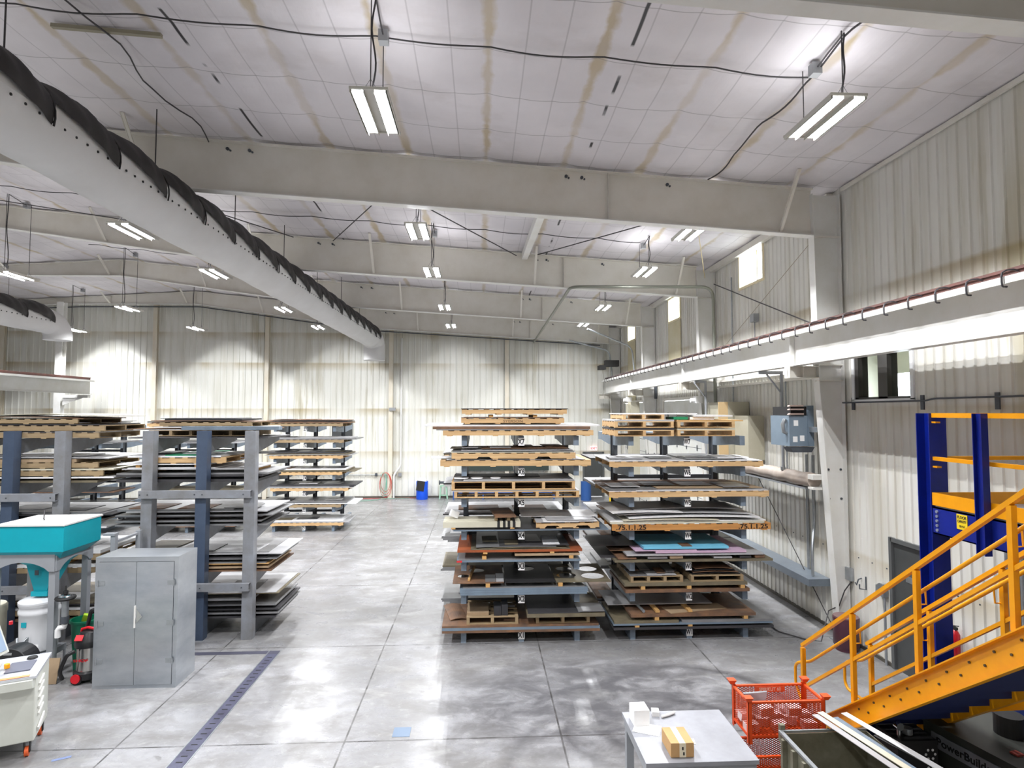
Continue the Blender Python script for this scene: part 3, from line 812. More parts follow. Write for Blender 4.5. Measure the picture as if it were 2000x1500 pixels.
cantilever([x-8.2 for x in XZ], 21.9, 23.3, 24.7, ZZ, '', 'far cantilever rack at left, seen behind the nearest left rack')

# near left racks: tall columns, arms reaching away from the camera
postm = M('scuffed_grey_post', (138, 142, 150), 0.45, 0, (116, 114, 112), 3)
postb = M('slate_blue_post', (70, 84, 106), 0.45, 0, (56, 68, 88), 3)
ZA = [0.34, 1.22, 2.10, 2.94, 3.78]
def left_rack(xs, label, mats, braces, bx):
    t = thing('cantilever_rack', label, 'rack', (sum(xs)/len(xs), 11.75, 0))
    for x, pmx in zip(xs, mats):
        MB().box(x-0.1, x+0.1, 11.66, 11.672, 0, 3.93).box(x-0.1, x+0.1, 11.828, 11.84, 0, 3.93).box(x-0.012, x+0.012, 11.672, 11.828, 0, 3.93).box(x-0.1, x-0.088, 11.672, 11.828, 0, 3.93).box(x+0.088, x+0.1, 11.672, 11.828, 0, 3.93).build('column', pmx, t)
        for k, z in enumerate(ZA):
            poly = [(11.84, z), (13.2, z), (13.2, z-0.09), (12.5, z-0.20), (11.84, z-0.30)] if k else [(11.84, z), (13.2, z), (13.2, 0), (11.84, 0)]
            MB().prism(poly, x-0.04, x+0.04, 'x').build('arm', postm if k else rackdark, t)
    for z in braces:
        m_ = MB().box(bx[0], bx[1], 11.56, 11.566, z-0.07, z+0.07).box(bx[0], bx[1], 11.566, 11.655, z+0.06, z+0.07).box(bx[0], bx[1], 11.566, 11.655, z-0.07, z-0.06)
        b = m_.build('cross_channel', postm, t)
        m_ = MB()
        for x in xs:
            for dx in (-0.07, 0.07):
                if bx[0]+0.02 < x+dx < bx[1]-0.02: m_.cyl((x+dx, 11.548, z), 0.012, 0.011, 8, axis='y')
        if m_.v: m_.build('bolts', rackdark, b)
    return t
left_rack([-6.32, -5.32, -4.42], 'tall cantilever rack behind the steel cabinet, with grey and slate blue posts', [postm, postb, postm], [2.74, 1.0], (-6.42, -4.36))
left_rack([-9.85, -8.86, -7.93], 'tall cantilever rack at the left edge behind the teal hopper', [postm, postb, postm], [2.70, 1.0], (-9.95, -7.92))
tag(MB().box(-5.85, -3.98, 11.95, 12.15, 3.94, 4.01).build('steel_channel', rackgrey), 'long grey steel bar lying on top of the rack behind the cabinet', 'channel')

# ---------------------------------------------------------------- materials of the stock
def sm(n, c, c2, r=0.45, mt=0.0, sc=1.2, st=(1, 1, 1)):
    return M(n, c, r, mt, c2, sc, st)
SH = {
 'grey': ('grey steel', sm('sheet_grey', (150, 151, 153), (116, 114, 114), 0.35, 0.3)),
 'light': ('light grey', sm('sheet_light', (188, 188, 190), (168, 168, 170), 0.4, 0.1)),
 'white': ('white', sm('sheet_white', (232, 232, 232), (216, 216, 218), 0.5)),
 'dark': ('dark grey steel', sm('sheet_dark', (74, 73, 76), (56, 55, 57), 0.42, 0.2)),
 'black': ('black', sm('sheet_black', (44, 43, 45), (34, 33, 34), 0.5)),
 'brown': ('rusty brown', sm('sheet_brown', (136, 100, 72), (78, 66, 60), 0.6, 0, 3.0)),
 'tan': ('tan', sm('sheet_tan', (176, 152, 122), (150, 128, 102), 0.7)),
 'olive': ('olive grey', sm('sheet_olive', (122, 114, 92), (92, 82, 68), 0.6, 0, 3)),
 'blue': ('blue grey', sm('sheet_blue', (124, 142, 158), (100, 112, 126), 0.45, 0.1, 2)),
 'beige': ('pale beige', sm('sheet_beige', (206, 202, 184), (186, 180, 160), 0.6)),
 'cyan': ('sky blue foam', sm('foam_cyan', (120, 196, 226), (104, 180, 212), 0.7)),
 'pink': ('pale pink foam', sm('foam_pink', (206, 176, 200), (190, 160, 184), 0.7)),
 'orange': ('orange edged', sm('sheet_orange', (166, 84, 40), (128, 70, 44), 0.6, 0, 2.5)),
 'green': ('green', sm('sheet_green', (20, 140, 96), (18, 120, 84), 0.5)),
 'wood': ('plywood', sm('sheet_wood', (206, 166, 110), (182, 140, 88), 0.7, 0, 2, (1, 8, 1))),
}
woodA = M('pallet_wood', (214, 180, 132), 0.7, 0, (180, 142, 98), 2.2, (0.6, 8, 8))
woodB = M('aged_pallet_wood', (168, 146, 112), 0.75, 0, (132, 112, 86), 2.2, (0.6, 8, 8))
woodC = M('orange_pallet_wood', (202, 146, 82), 0.7, 0, (168, 112, 58), 2.2, (0.6, 8, 8))
blockm = M('block_wood', (212, 168, 106), 0.7, 0, (190, 146, 88), 6)
USED = {}
def uniq(l):
    USED[l] = USED.get(l, 0) + 1
    return l
ORDW = ['lowest', 'second', 'third', 'fourth', 'fifth', 'sixth', 'seventh', 'eighth', 'ninth', 'tenth', 'eleventh', 'twelfth']
NSHEET = [0]
def sheet(x0, x1, y0, y1, z, th, col, label, rot=0.0, bow=0.0, group=None, tilt=0.0, name=None):
    cn, m_ = SH[col]
    cx, cy = (x0+x1)/2, (y0+y1)/2; hx, hy = (x1-x0)/2, (y1-y0)/2
    ph = random.uniform(0, 3)
    def pt(u, v):
        X = (u*2-1)*hx; Yy = (v*2-1)*hy
        zz = z + th + bow * (1 - (u*2-1)**2) + tilt*(u*2-1)*hx
        c, s = math.cos(rot), math.sin(rot)
        return (cx + X*c - Yy*s, cy + X*s + Yy*c, zz)
    b = MB(); b.grid(pt, 8 if abs(bow) > 1e-4 else 1, 1, th)
    nm = name or ('foam_board' if 'foam' in cn else 'plywood_sheet' if col == 'wood' else 'steel_plate' if th > 0.03 else 'metal_sheet')
    o = b.build(nm, m_)
    tag(o, uniq(label), {'foam_board': 'foam board', 'plywood_sheet': 'plywood sheet', 'steel_plate': 'steel plate'}.get(nm, 'metal sheet'), group)
    NSHEET[0] += 1
    return z + th + max(0, bow)
def pallet(x0, x1, y0, y1, z, label, m_=None, h=0.13, front='stringer', notch=False, group=None, ns=None):
    """front='stringer': a long stringer faces the camera; 'ends': stringer ends face it"""
    m_ = m_ or woodA
    t = thing('wooden_pallet', uniq(label), 'pallet', ((x0+x1)/2, (y0+y1)/2, z), group)
    bt = 0.016
    if front == 'stringer':
        n = ns or 3
        for k in range(n):
            y = y0 + 0.02 + (y1-y0-0.04)*k/(n-1)
            if notch:
                L = x1-x0; a, b = x0 + L*0.26, x0 + L*0.74
                poly = [(x0, z+bt), (a-0.14, z+bt), (a-0.10, z+bt+0.035), (a+0.10, z+bt+0.035), (a+0.14, z+bt), (b-0.14, z+bt), (b-0.10, z+bt+0.035), (b+0.10, z+bt+0.035), (b+0.14, z+bt), (x1, z+bt), (x1, z+h-bt), (x0, z+h-bt)]
                MB().prism(poly, y-0.02, y+0.02, 'y').build('stringer', m_, t)
            else: MB().box(x0, x1, y-0.02, y+0.02, z+bt, z+h-bt).build('stringer', m_, t)
        nb = max(5, int((x1-x0)/0.2)); m2 = MB()
        for k in range(nb):
            x = x0 + 0.05 + (x1-x0-0.1)*k/(nb-1)
            m2.box(x-0.05, x+0.05, y0, y1, z+h-bt+0.0005, z+h)
        m2.build('top_boards', m_, t); m2 = MB()
        for k in range(4):
            x = x0 + 0.12 + (x1-x0-0.24)*k/3
            MB().box(x-0.05, x+0.05, y0, y1, z, z+bt-0.0005).build('bottom_board', m_, t)
    else:
        n = ns or 3
        for k in range(n):
            x = x0 + 0.03 + (x1-x0-0.06)*k/(n-1)
            MB().box(x-0.028, x+0.028, y0+0.001, y1-0.001, z+bt, z+h-bt).build('stringer', m_, t)
        nb = max(4, int((y1-y0)/0.19)); m2 = MB(); m3 = MB()
        for k in range(nb):
            y = y0 + 0.05 + (y1-y0-0.1)*k/(nb-1)
            m2.box(x0, x1, y-0.05, y+0.05, z+h-bt+0.0005, z+h)
            if k % 2 == 0 or k == nb-1: m3.box(x0, x1, y-0.05, y+0.05, z, z+bt-0.0005)
        m2.build('top_boards', m_, t); m3.build('bottom_boards', m_, t)
    return z + h
def block(x, y, z, s, label, ln=0.0, group='wood spacer blocks'):
    o = MB().box(x-0.04, x+0.04, y, y+(ln or 0.09), z, z+s).build('wood_block', blockm)
    tag(o, uniq(label), 'wood block', group); return z + s
px = lambda p, Y=11.3: PY(p, 1000, Y)[0]
EPS = 0.0015
class Stack:
    def __init__(s, where, z, y0, y1): s.w = where; s.z = z + EPS; s.y0 = y0; s.y1 = y1; s.n = 0
    def at(s): return ORDW[min(s.n, 11)]
    def sh(s, a, b, th, col, y0=None, y1=None, rot=0.0, bow=0.0, gap=0.0, extra='', raw=False, name=None):
        x0, x1 = (a, b) if raw else (px(a), px(b))
        yy0 = s.y0 if y0 is None else y0; yy1 = s.y1 if y1 is None else y1
        if rot: yy0 += abs(rot)*(x1-x0)/2; yy1 -= abs(rot)*(x1-x0)/2; y0, y1 = yy0, yy1
        kind = 'foam board' if 'foam' in SH[col][0] else ('plate' if th > 0.03 else 'sheet')
        cn = SH[col][0].replace(' foam', '')
        lab = f'{cn} {kind}{extra}, {s.at()} layer up {s.w}'
        s.z = sheet(x0, x1, s.y0 if y0 is None else y0, s.y1 if y1 is None else y1, s.z + gap, th, col, lab, rot, bow, name=name, group='stacked stock ' + s.w) + EPS
        s.n += 1; return s
    def pal(s, a, b, y0=None, y1=None, raw=False, adv=True, **k):
        x0, x1 = (a, b) if raw else (px(a), px(b))
        z = pallet(x0, x1, s.y0 if y0 is None else y0, s.y1 if y1 is None else y1, s.z, f'{k.pop("adj", "pale")} wooden pallet{k.pop("extra", "")}, {s.at()} layer up {s.w}', group='pallets ' + s.w, **k) + EPS
        if adv: s.z = z; s.n += 1
        return s
    def scr(s, a, b, n, seed, raw=False, cols_=('grey', 'dark', 'light', 'olive', 'brown', 'white')):
        rnd_ = random.Random(seed); x0, x1 = (a, b) if raw else (px(a), px(b)); w_ = (x1-x0)/n
        nm_ = {2: ['left', 'right'], 3: ['left', 'middle', 'right'], 4: ['leftmost', 'second', 'third', 'rightmost'], 5: ['leftmost', 'second', 'middle', 'fourth', 'rightmost']}[n]
        for i in range(n):
            xa = x0 + i*w_ + rnd_.uniform(0.02, 0.2)*w_; xb = x0 + (i+1)*w_ - rnd_.uniform(0.02, 0.25)*w_
            dy = s.y1 - s.y0; ya = s.y0 + rnd_.uniform(0.03, 0.3)*dy; yb = ya + rnd_.uniform(0.3, 0.55)*dy
            c = rnd_.choice(cols_); ro = rnd_.uniform(-0.06, 0.06)
            sheet(xa, xb, ya, yb, s.z + 0.001, rnd_.choice([0.006, 0.01, 0.018]), c, f'{nm_[i]} {SH[c][0]} offcut atop pile {s.w}', ro, name='offcut_sheet', group='offcuts ' + s.w)
        return s
    def blocks(s, pxs, h, y=None, ln=1.2):
        for i, p in enumerate(pxs):
            block(px(p), (s.y0 if y is None else y) + 0.0, s.z, h, f'{["left","right","middle"][i]} wood spacer above the {s.at() if s.n==0 else ORDW[s.n-1]} layer {s.w}', ln)
        s.z += h + EPS; return s
topX = [z + 0.09 for z in ZX]; topW = [z + 0.09 for z in ZW]
Y0, Y1 = 11.2, 12.6
# ---- rack X, front side
k = Stack('on shelf X1', topX[0], Y0, Y1)
k.sh(865, 1168, 0.045, 'brown').sh(865, 1168, 0.05, 'blue').sh(865, 1166, 0.035, 'brown', y1=12.5)
z = k.z
pallet(px(912), px(1012), 11.25, 12.25, z, 'grey weathered pallet at left on shelf X1, carrying cartons', woodB, 0.14, 'ends')
pallet(px(1046), px(1150), 11.25, 12.25, z, 'grey weathered pallet at right on shelf X1', woodB, 0.14, 'ends')
zz = z + 0.14 + EPS
tag(MB().box(px(913), px(955), 11.35, 11.95, zz, zz+0.05).build('cardboard_sheet', SH['tan'][1]), 'flat brown carton on the left pallet of shelf X1', 'carton')
blk = M('black_plastic', (46, 46, 50), 0.5)
tag(MB().box(px(965), px(979), 11.3, 11.6, zz, zz+0.17).build('black_case', blk), 'small black case on the left pallet of shelf X1, left one', 'case')
tag(MB().box(px(980), px(992), 11.3, 11.6, zz, zz+0.20).box(px(992), px(1006), 11.4, 11.43, zz+.13, zz+0.15).build('black_case', blk), 'small black case with side arm on the left pallet of shelf X1', 'case')
k2 = Stack('on the right pallet of shelf X1', zz, 11.15, 12.4)
k2.sh(1028, 1177, 0.07, 'olive').sh(1030, 1130, 0.02, 'dark').sh(1126, 1176, 0.02, 'grey', y1=11.6)
sheet(px(870), px(905), 11.5, 12.4, z, 0.012, 'brown', 'curved rusty offcuts at the left end of shelf X1', 0.2, 0.03)
k = Stack('on shelf X2', topX[1], Y0, Y1)
k.sh(900, 1144, 0.045, 'blue').sh(899, 1146, 0.04, 'blue').sh(899, 1145, 0.04, 'blue', y1=12.55).sh(905, 1140, 0.012, 'grey').blocks([953, 1093], 0.07)
z = k.z
# cut-out skeleton plates with round holes
def holed(x0, x1, y0, y1, z, th, col, circles, label):
    import bmesh
    cu = bpy.data.curves.new('c', 'CURVE'); cu.dimensions = '2D'; cu.fill_mode = 'BOTH'; cu.extrude = th/2
    def spl(pts):
        sp = cu.splines.new('POLY'); sp.points.add(len(pts)-1); sp.use_cyclic_u = True
        for i, p in enumerate(pts): sp.points[i].co = (p[0], p[1], 0, 1)
    spl([(x0, y0), (x1, y0), (x1, y1), (x0, y1)])
    for cx, cy, rx in circles: spl([(cx + rx*math.cos(2*math.pi*q/40), cy + rx*math.sin(2*math.pi*q/40)) for q in range(40)])
    ob = bpy.data.objects.new('tmp', cu); C.objects.link(ob)
    me = bpy.data.meshes.new_from_object(ob.evaluated_get(bpy.context.evaluated_depsgraph_get()))
    bpy.data.objects.remove(ob)
    org = Vector(((x0+x1)/2, (y0+y1)/2, z)); me.transform(Matrix.Translation((-org.x, -org.y, th/2)))
    me.materials.clear(); me.materials.append(SH[col][1]); me.name = 'cutout_plate'
    o = bpy.data.objects.new('cutout_plate', me); C.objects.link(o); o.location = org; ORG[o.name] = org
    return tag(o, label, 'metal sheet')
holed(px(1085), px(1190), 11.2, 12.5, z, 0.012, 'olive', [(px(1110), 11.65, 0.19), (px(1162), 11.6, 0.22), (px(1112), 12.15, 0.17), (px(1160), 12.12, 0.2)], 'plate with large round holes overhanging the right end of shelf X2')
holed(px(885), px(984), 11.2, 12.5, z, 0.012, 'brown', [(px(905), 11.7, 0.12), (px(930), 12.1, 0.16), (px(960), 11.6, 0.1)], 'rusty cut-out plate with round holes at left on shelf X2')
holed(px(987), px(1083), 11.22, 12.5, z, 0.014, 'black', [(px(1030), 12.2, 0.2)], 'black plate with a round cut-out in the middle of shelf X2')
z += 0.015
sheet(px(948), px(968), 11.25, 11.7, z, 0.014, 'grey', 'small grey offcut, left one on top of shelf X2')
sheet(px(969), px(984), 11.25, 11.8, z, 0.012, 'light', 'small light offcut, right one on top of shelf X2')
tag(MB().bar((px(916), 11.3, z+0.02), (px(926), 12.3, z+0.02), 0.04, 0.035).build('wood_strip', blockm), 'wood strip lying lengthwise at the left of shelf X2', 'wood strip')
k = Stack('on shelf X3', topX[2], Y0, Y1)
k.sh(893, 1132, 0.035, 'blue').sh(896, 1128, 0.012, 'grey').blocks([946, 1114], 0.055, ln=1.0).sh(1005, 1130, 0.04, 'tan').blocks([948, 1077], 0.03, ln=1.0)
k.sh(894, 1135, 0.045, 'orange').sh(920, 1112, 0.012, 'olive').sh(935, 1105, 0.01, 'olive', bow=0.02).sh(930, 1085, 0.01, 'grey', bow=0.01).sh(975, 1110, 0.008, 'dark').scr(940, 1100, 4, 1)
tag(MB().box(px(893)-0.002, px(903), 11.185, 11.198, topX[2]+0.001, topX[2]+0.034).build('red_tag', M('red_paint', (206, 48, 52), 0.5)), 'red painted corner at the left end of shelf X3', 'tag')
k = Stack('on shelf X4', topX[3], Y0, Y1)
k.sh(886, 1186, 0.02, 'blue').sh(884, 1170, 0.014, 'dark')
z = k.z
m_ = MB(); 
for i in range(5): m_.box(px(866), px(1016), 11.2+i*0.13, 11.2+i*0.13+0.1, z+0.03, z+0.13)
tb = m_.build('profile_bundle', SH['beige'][1]); tag(tb, 'bundle of pale beige profiles with black bands on shelf X4', 'bundle')
for q in (971, 982, 991, 1001): MB().box(px(q), px(q+5), 11.19, 11.84, z+0.025, z+0.135).build('black_band', dark, tb, org=ORG[tb.name])
block(px(886), 11.2, z, 0.028, 'small wood spacer under the beige profile bundle on shelf X4')
block(px(1000), 11.2, z, 0.028, 'right wood spacer under the beige profile bundle on shelf X4')
# little trolley-like timber with plate
zz = z + 0.137
m_ = MB().box(px(966), px(972), 11.3, 12.0, zz, zz+0.06).box(px(990), px(996), 11.3, 12.0, zz, zz+0.06)
tag(m_.build('timber_pair', woodB), 'pair of dark timbers on top of the beige bundle of shelf X4', 'timber')
sheet(px(962), px(1003), 11.25, 12.2, zz+0.062, 0.035, 'brown', 'brown plate lying on two timbers on shelf X4', 0.1)
pallet(px(1046), px(1168), 11.2, 12.3, z, 'short notched pallet at the right of shelf X4', woodA, 0.11, 'stringer', True)
k = Stack('on the short pallet of shelf X4', z+0.112, 11.18, 12.3)
k.sh(1046, 1128, 0.012, 'light', y1=11.9).sh(1060, 1164, 0.012, 'white').sh(1075, 1150, 0.01, 'grey', y1=12.0).sh(1066, 1158, 0.01, 'light', rot=0.03).sh(1020, 1170, 0.008, 'white', y0=11.5, rot=-0.02)
tag(MB().cbox((px(886), 11.6, z+0.22), (0.16, 0.1, 0.12), 0.3, 0, 0.4).build('plastic_jug', paper), 'small white container standing at the left of shelf X4', 'container')
k = Stack('on shelf X5', topX[4], Y0, Y1)
k.pal(887, 1130, front='ends', ns=7, h=0.12).sh(880, 1130, 0.012, 'light').sh(882, 1124, 0.010, 'olive').pal(882, 1122, front='ends', ns=5, h=0.155)
k.sh(886, 1120, 0.01, 'grey').sh(905, 1121, 0.01, 'light', y1=12.2).sh(884, 1060, 0.008, 'dark', y0=11.8, y1=12.35)
z = k.z + 0.003
for i, q in enumerate((900, 931, 968)): tag(MB().cyl((px(q), 11.45, z+0.0005), 0.14 - 0.02*i, 0.02, 24).build('white_disc', paper), ['largest white disc at the left', 'second white disc', 'smallest white disc'][i] + ' on top of shelf X5', 'disc')
k = Stack('on shelf X6', topX[5], Y0, Y1)
k.pal(860, 1153, front='stringer', h=0.125, adj='long').sh(872, 1140, 0.008, 'grey').pal(882, 1123, front='stringer', notch=True, h=0.125, y1=12.5)
k.sh(880, 1120, 0.012, 'beige').sh(884, 1122, 0.012, 'grey', bow=0.012).sh(900, 1118, 0.01, 'light', y0=11.25, rot=0.01).sh(877, 1090, 0.01, 'olive', y0=11.6, y1=12.3, bow=0.01).sh(940, 1110, 0.008, 'brown', y0=11.3, y1=12.0).scr(890, 1112, 4, 2, cols_=('light', 'grey', 'tan', 'brown'))
sheet(px(838), px(882), 11.4, 12.1, topX[5]+0.14, 0.006, 'light', 'thin pale sheet poking out left of shelf X6', 0.1)
k = Stack('on shelf X7', topX[6], Y0, Y1)
k.pal(865, 1158, front='stringer', h=0.11, adj='long').sh(852, 1150, 0.02, 'grey').sh(845, 1152, 0.05, 'brown', y1=12.2).sh(826, 1172, 0.03, 'white', y0=11.3).sh(832, 1165, 0.012, 'light', y0=11.5)
z0 = k.z
k.pal(900, 1103, front='stringer', h=0.11, y0=11.3)
text('SYERSON', 0.075, face_front((px(1002), 11.298, z0+0.05), 1.2, 0.9), M('faded_ink', (130, 104, 74), 0.8), [o for o in C.objects if o.name.startswith('wooden_pallet')][-1], 'lettering')
k.sh(900, 1101, 0.012, 'brown', y0=11.3).blocks([959, 1046], 0.05, 11.35, 1.1).pal(901, 1108, front='stringer', h=0.105, y0=11.3).sh(900, 1110, 0.012, 'dark', y0=11.28)
# ---- rack W, front side
k = Stack('on shelf W1', topW[0], Y0, Y1)
k.sh(1195, 1502, 0.045, 'dark').blocks([1240, 1342], 0.035).sh(1194, 1500, 0.035, 'blue', y1=12.5)
z = k.z
sheet(px(1196), px(1320), 11.2, 12.4, z, 0.045, 'olive', 'olive plate at the left in the middle layer of shelf W1')
sheet(px(1326), px(1500), 11.2, 12.4, z, 0.045, 'grey', 'grey plate at the right in the middle layer of shelf W1')
k = Stack('above the two half plates of shelf W1', z+0.047, 11.2, 12.4)
k.blocks([1278, 1449], 0.06).sh(1228, 1468, 0.055, 'brown').sh(1300, 1420, 0.008, 'tan', y1=11.8, rot=0.2)
block(px(1281), 11.25, k.z, 0.04, 'left of two wood strips laid on the top brown plate of shelf W1', 0.8)
block(px(1344), 11.25, k.z, 0.04, 'right of two wood strips laid on the top brown plate of shelf W1', 0.8)
tag(MB().tube([(px(1254), 11.25, k.z+0.03), (px(1249), 12.0, k.z+0.03)], 0.028, 14).build('steel_tube', galv), 'short round tube on the top brown plate of shelf W1', 'tube')
sheet(px(1192), px(1400), 11.6, 12.55, k.z+0.042, 0.012, 'light', 'large pale sheet on the wood strips of shelf W1')
k = Stack('on shelf W2', topW[1], Y0, Y1)
k.sh(1218, 1457, 0.06, 'brown').blocks([1252, 1341, 1444], 0.06).sh(1216, 1453, 0.055, 'olive')
z = k.z
pallet(px(1229), px(1331), 11.25, 12.4, z, 'left weathered pallet on shelf W2 with grey scraps', woodB, 0.115, 'ends', ns=4)
pallet(px(1346), px(1448), 11.25, 12.4, z, 'right weathered pallet on shelf W2 with curved brown sheets', woodB, 0.115, 'ends')
k = Stack('on the left pallet of shelf W2', z+0.117, 11.25, 12.3)
k.sh(1229, 1290, 0.01, 'grey', y1=11.8).sh(1262, 1318, 0.01, 'light', y1=11.7).sh(1238, 1325, 0.01, 'dark', y0=11.5).scr(1232, 1325, 4, 5, cols_=('grey', 'dark', 'brown'))
k = Stack('on the right pallet of shelf W2', z+0.117, 11.3, 12.4)
for i in range(4): k.sh(1350+i*2, 1444-i*5, 0.01, 'brown' if i % 2 else 'black', bow=0.02, gap=0.002)
k = Stack('on shelf W3', topW[2], Y0, Y1)
k.sh(1198, 1503, 0.04, 'olive').sh(1175, 1400, 0.012, 'dark', y0=11.4)
z = k.z
for i, (a, b, c) in enumerate([(1204, 1240, 'brown'), (1262, 1300, 'grey'), (1305, 1330, 'tan'), (1390, 1425, 'light'), (1440, 1462, 'dark'), (1470, 1488, 'brown')]):
    sheet(px(a), px(b), 11.22, 11.9, z, 0.03 + 0.012*(i % 3), c, ['leftmost brown', 'grey square', 'small tan', 'pale', 'dark', 'rightmost brown'][i] + ' offcut on the long olive plate of shelf W3', 0.0)
k = Stack('in the upper stack of shelf W3', z+0.062, 11.2, 12.55)
k.sh(1221, 1485, 0.03, 'light').sh(1195, 1460, 0.012, 'brown', y0=11.5).sh(1277, 1452, 0.04, 'pink').sh(1237, 1356, 0.02, 'pink', y1=12.2).sh(1160, 1330, 0.012, 'dark', y0=11.6)
k.sh(1254, 1418, 0.045, 'cyan', y1=12.4).sh(1328, 1348, 0.008, 'brown', y1=11.5)
k = Stack('on shelf W4', topW[3], Y0, Y1)
z0 = k.z
k.pal(1193, 1500, front='stringer', h=0.135, adj='orange', m_=woodC)
pt_ = [o for o in C.objects if o.name.startswith('wooden_pallet')][-1]
for q in (1230, 1466): text('.75.1.1.25', 0.12, face_front((px(q), 11.197, z0+0.068), 1.25, 1.0), ink, pt_, 'lettering', 0.001)
k.sh(1190, 1488, 0.03, 'beige').sh(1190, 1493, 0.02, 'white', y0=11.25).sh(1215, 1400, 0.02, 'beige', bow=0.02).sh(1226, 1480, 0.02, 'white', bow=0.03, y1=12.4).sh(1208, 1470, 0.012, 'light', bow=0.035, y0=11.3, y1=12.3).sh(1192, 1330, 0.012, 'white', y0=11.2, rot=0.03, bow=0.02).sh(1240, 1455, 0.012, 'grey', y0=11.4, y1=12.3, bow=0.03)
k = Stack('on shelf W5', topW[4], Y0, Y1)
k.pal(1188, 1498, front='stringer', h=0.125).sh(1186, 1496, 0.012, 'white').sh(1240, 1494, 0.012, 'light').sh(1185, 1280, 0.01, 'grey', y1=12.3).sh(1284, 1490, 0.008, 'tan', y0=11.3).sh(1180, 1470, 0.01, 'brown', y0=11.7).scr(1190, 1480, 4, 3, cols_=('light', 'tan', 'grey', 'grey'))
k = Stack('on shelf W6', topW[5], Y0, Y1)
k.pal(1189, 1488, front='stringer', h=0.115).sh(1186, 1486, 0.012, 'white').sh(1184, 1340, 0.008, 'light', y1=12.4).sh(1343, 1440, 0.008, 'grey', y0=11.3).scr(1190, 1480, 4, 4, cols_=('light', 'white', 'grey'))
z = topW[6] + EPS
for lev, zz in enumerate((z, z+0.165)):
    pallet(px(1200), px(1315), 11.2, 12.4, zz, ['lower', 'upper'][lev]+' pallet of the left pile on shelf W7', woodA, 0.12, 'ends', ns=3)
    pallet(px(1322), px(1434), 11.2, 12.4, zz, ['lower', 'upper'][lev]+' pallet of the right pile on shelf W7', woodA, 0.12, 'ends', ns=3)
    sheet(px(1200), px(1316), 11.2, 12.4, zz+0.121, 0.03, 'dark' if lev == 0 else 'light', ['dark sheets between the two pallets', 'grey sheets on the second pallet'][lev] + ' of the left pile on shelf W7')
    sheet(px(1322), px(1450 if lev else 1434), 11.2, 12.4, zz+0.121, 0.025, 'beige' if lev == 0 else 'wood', ['pale sheets between the two pallets', 'plywood on the second pallet'][lev] + ' of the right pile on shelf W7')
zz = z + 0.165 + 0.152
pallet(px(1216), px(1366), 11.35, 12.45, zz + 0.0, 'topmost pallet wrapped with a white sheet, left on shelf W7', woodA, 0.12, 'ends', ns=4) if False else None
pallet(px(1218), px(1300), 11.3, 12.4, zz, 'topmost pallet of the left pile on shelf W7, under a long white sheet', woodA, 0.1, 'ends', ns=3)
sheet(px(1216), px(1365), 11.3, 12.4, zz+0.102, 0.02, 'white', 'long white sheet on the topmost pallet of shelf W7')
tag(MB().box(px(1318), px(1346), 11.3, 11.8, zz+0.0, zz+0.055).build('green_carton', SH['green'][1]), 'green flat carton on the plywood of shelf W7', 'carton')
tag(MB().box(px(1350), px(1398), 11.3, 12.0, zz, zz+0.05).build('folded_film', paper), 'folded clear film on the plywood of shelf W7', 'film')
sheet(px(1356), px(1432), 11.25, 12.3, zz+0.058, 0.03, 'white', 'white board at the top right of shelf W7')
# ---- rear sides
cols = ['dark', 'grey', 'brown', 'light', 'olive', 'black', 'white', 'grey']
def rear(px0, px1, tops, where, seed, y0=12.95, y1=14.4, lo=2, hi=3, conv=13.0, sk=(), raw=None, ths=(0.008, 0.03), shifts=0.25):
    rnd = random.Random(seed)
    for L, z in enumerate(tops):
        k = Stack(f'on {where(L)}', z, y0, y1)
        n = rnd.randint(lo, hi)
        for q in range(n):
            a, b = raw if raw else (px(px0, conv), px(px1, conv))
            a += rnd.uniform(-shifts, shifts); b += rnd.uniform(-shifts, shifts)
            c = rnd.choice(cols)
            k.sh(a, b, rnd.uniform(*ths), c, y1=y1-rnd.uniform(0, 0.3), raw=True, gap=0.0)
        k.scr(a+.15, b-.15, 2, seed*50+L, raw=True)
rear(0, 0, topX, lambda L: f'{LV[L]} rear shelf of the X rack', 11, raw=(-0.75, 1.95), lo=2, hi=4, ths=(0.012, 0.05), shifts=0.12)
rear(0, 0, topW[:6], lambda L: f'{LV[L]} rear shelf of the W rack', 12, raw=(2.5, 5.45), lo=2, hi=3, ths=(0.012, 0.04), shifts=0.12)
# dark sheets pushed out at the left between the shelves
for i, (a, b, lvl, dz, c) in enumerate([(862, 905, 3, -0.16, 'brown')]):
    pass

# ---- far racks: Z and its two neighbours
oz = [z + 0.09 for z in ZZ]
def far_stack(x0, x1, tops, where, seed, pl=0.5, y0=21.8, y1=23.1):
    rnd = random.Random(seed)
    for L, z in enumerate(tops):
        k = Stack(f'on {where(L)}', z, y0, y1)
        if rnd.random() < pl or L == len(tops)-1:
            k.pal(x0 + rnd.uniform(0, 0.3), x1 - rnd.uniform(0, 0.3), raw=True, front='stringer', h=0.12, m_=rnd.choice([woodA, woodA, woodB]))
        for q in range(rnd.randint(2, 3)):
            k.sh(x0 + rnd.uniform(-0.25, 0.2), x1 + rnd.uniform(-0.2, 0.25), rnd.uniform(0.012, 0.045), rnd.choice(['grey', 'light', 'olive', 'white', 'grey', 'brown', 'dark']), raw=True, bow=(rnd.choice([0, 0.015])))
        if seed == 21: k.scr(x0+.2, x1-.2, 3, 300+L, raw=True)
far_stack(-7.75, -4.75, oz, lambda L: f'{LV[L]} shelf of the far Z rack', 21)
far_stack(-11.9, -8.8, oz, lambda L: f'{LV[L]} shelf of the middle far rack', 22, 0.4)
far_stack(-16.0, -13.0, oz, lambda L: f'{LV[L]} shelf of the leftmost far rack', 23, 0.4)

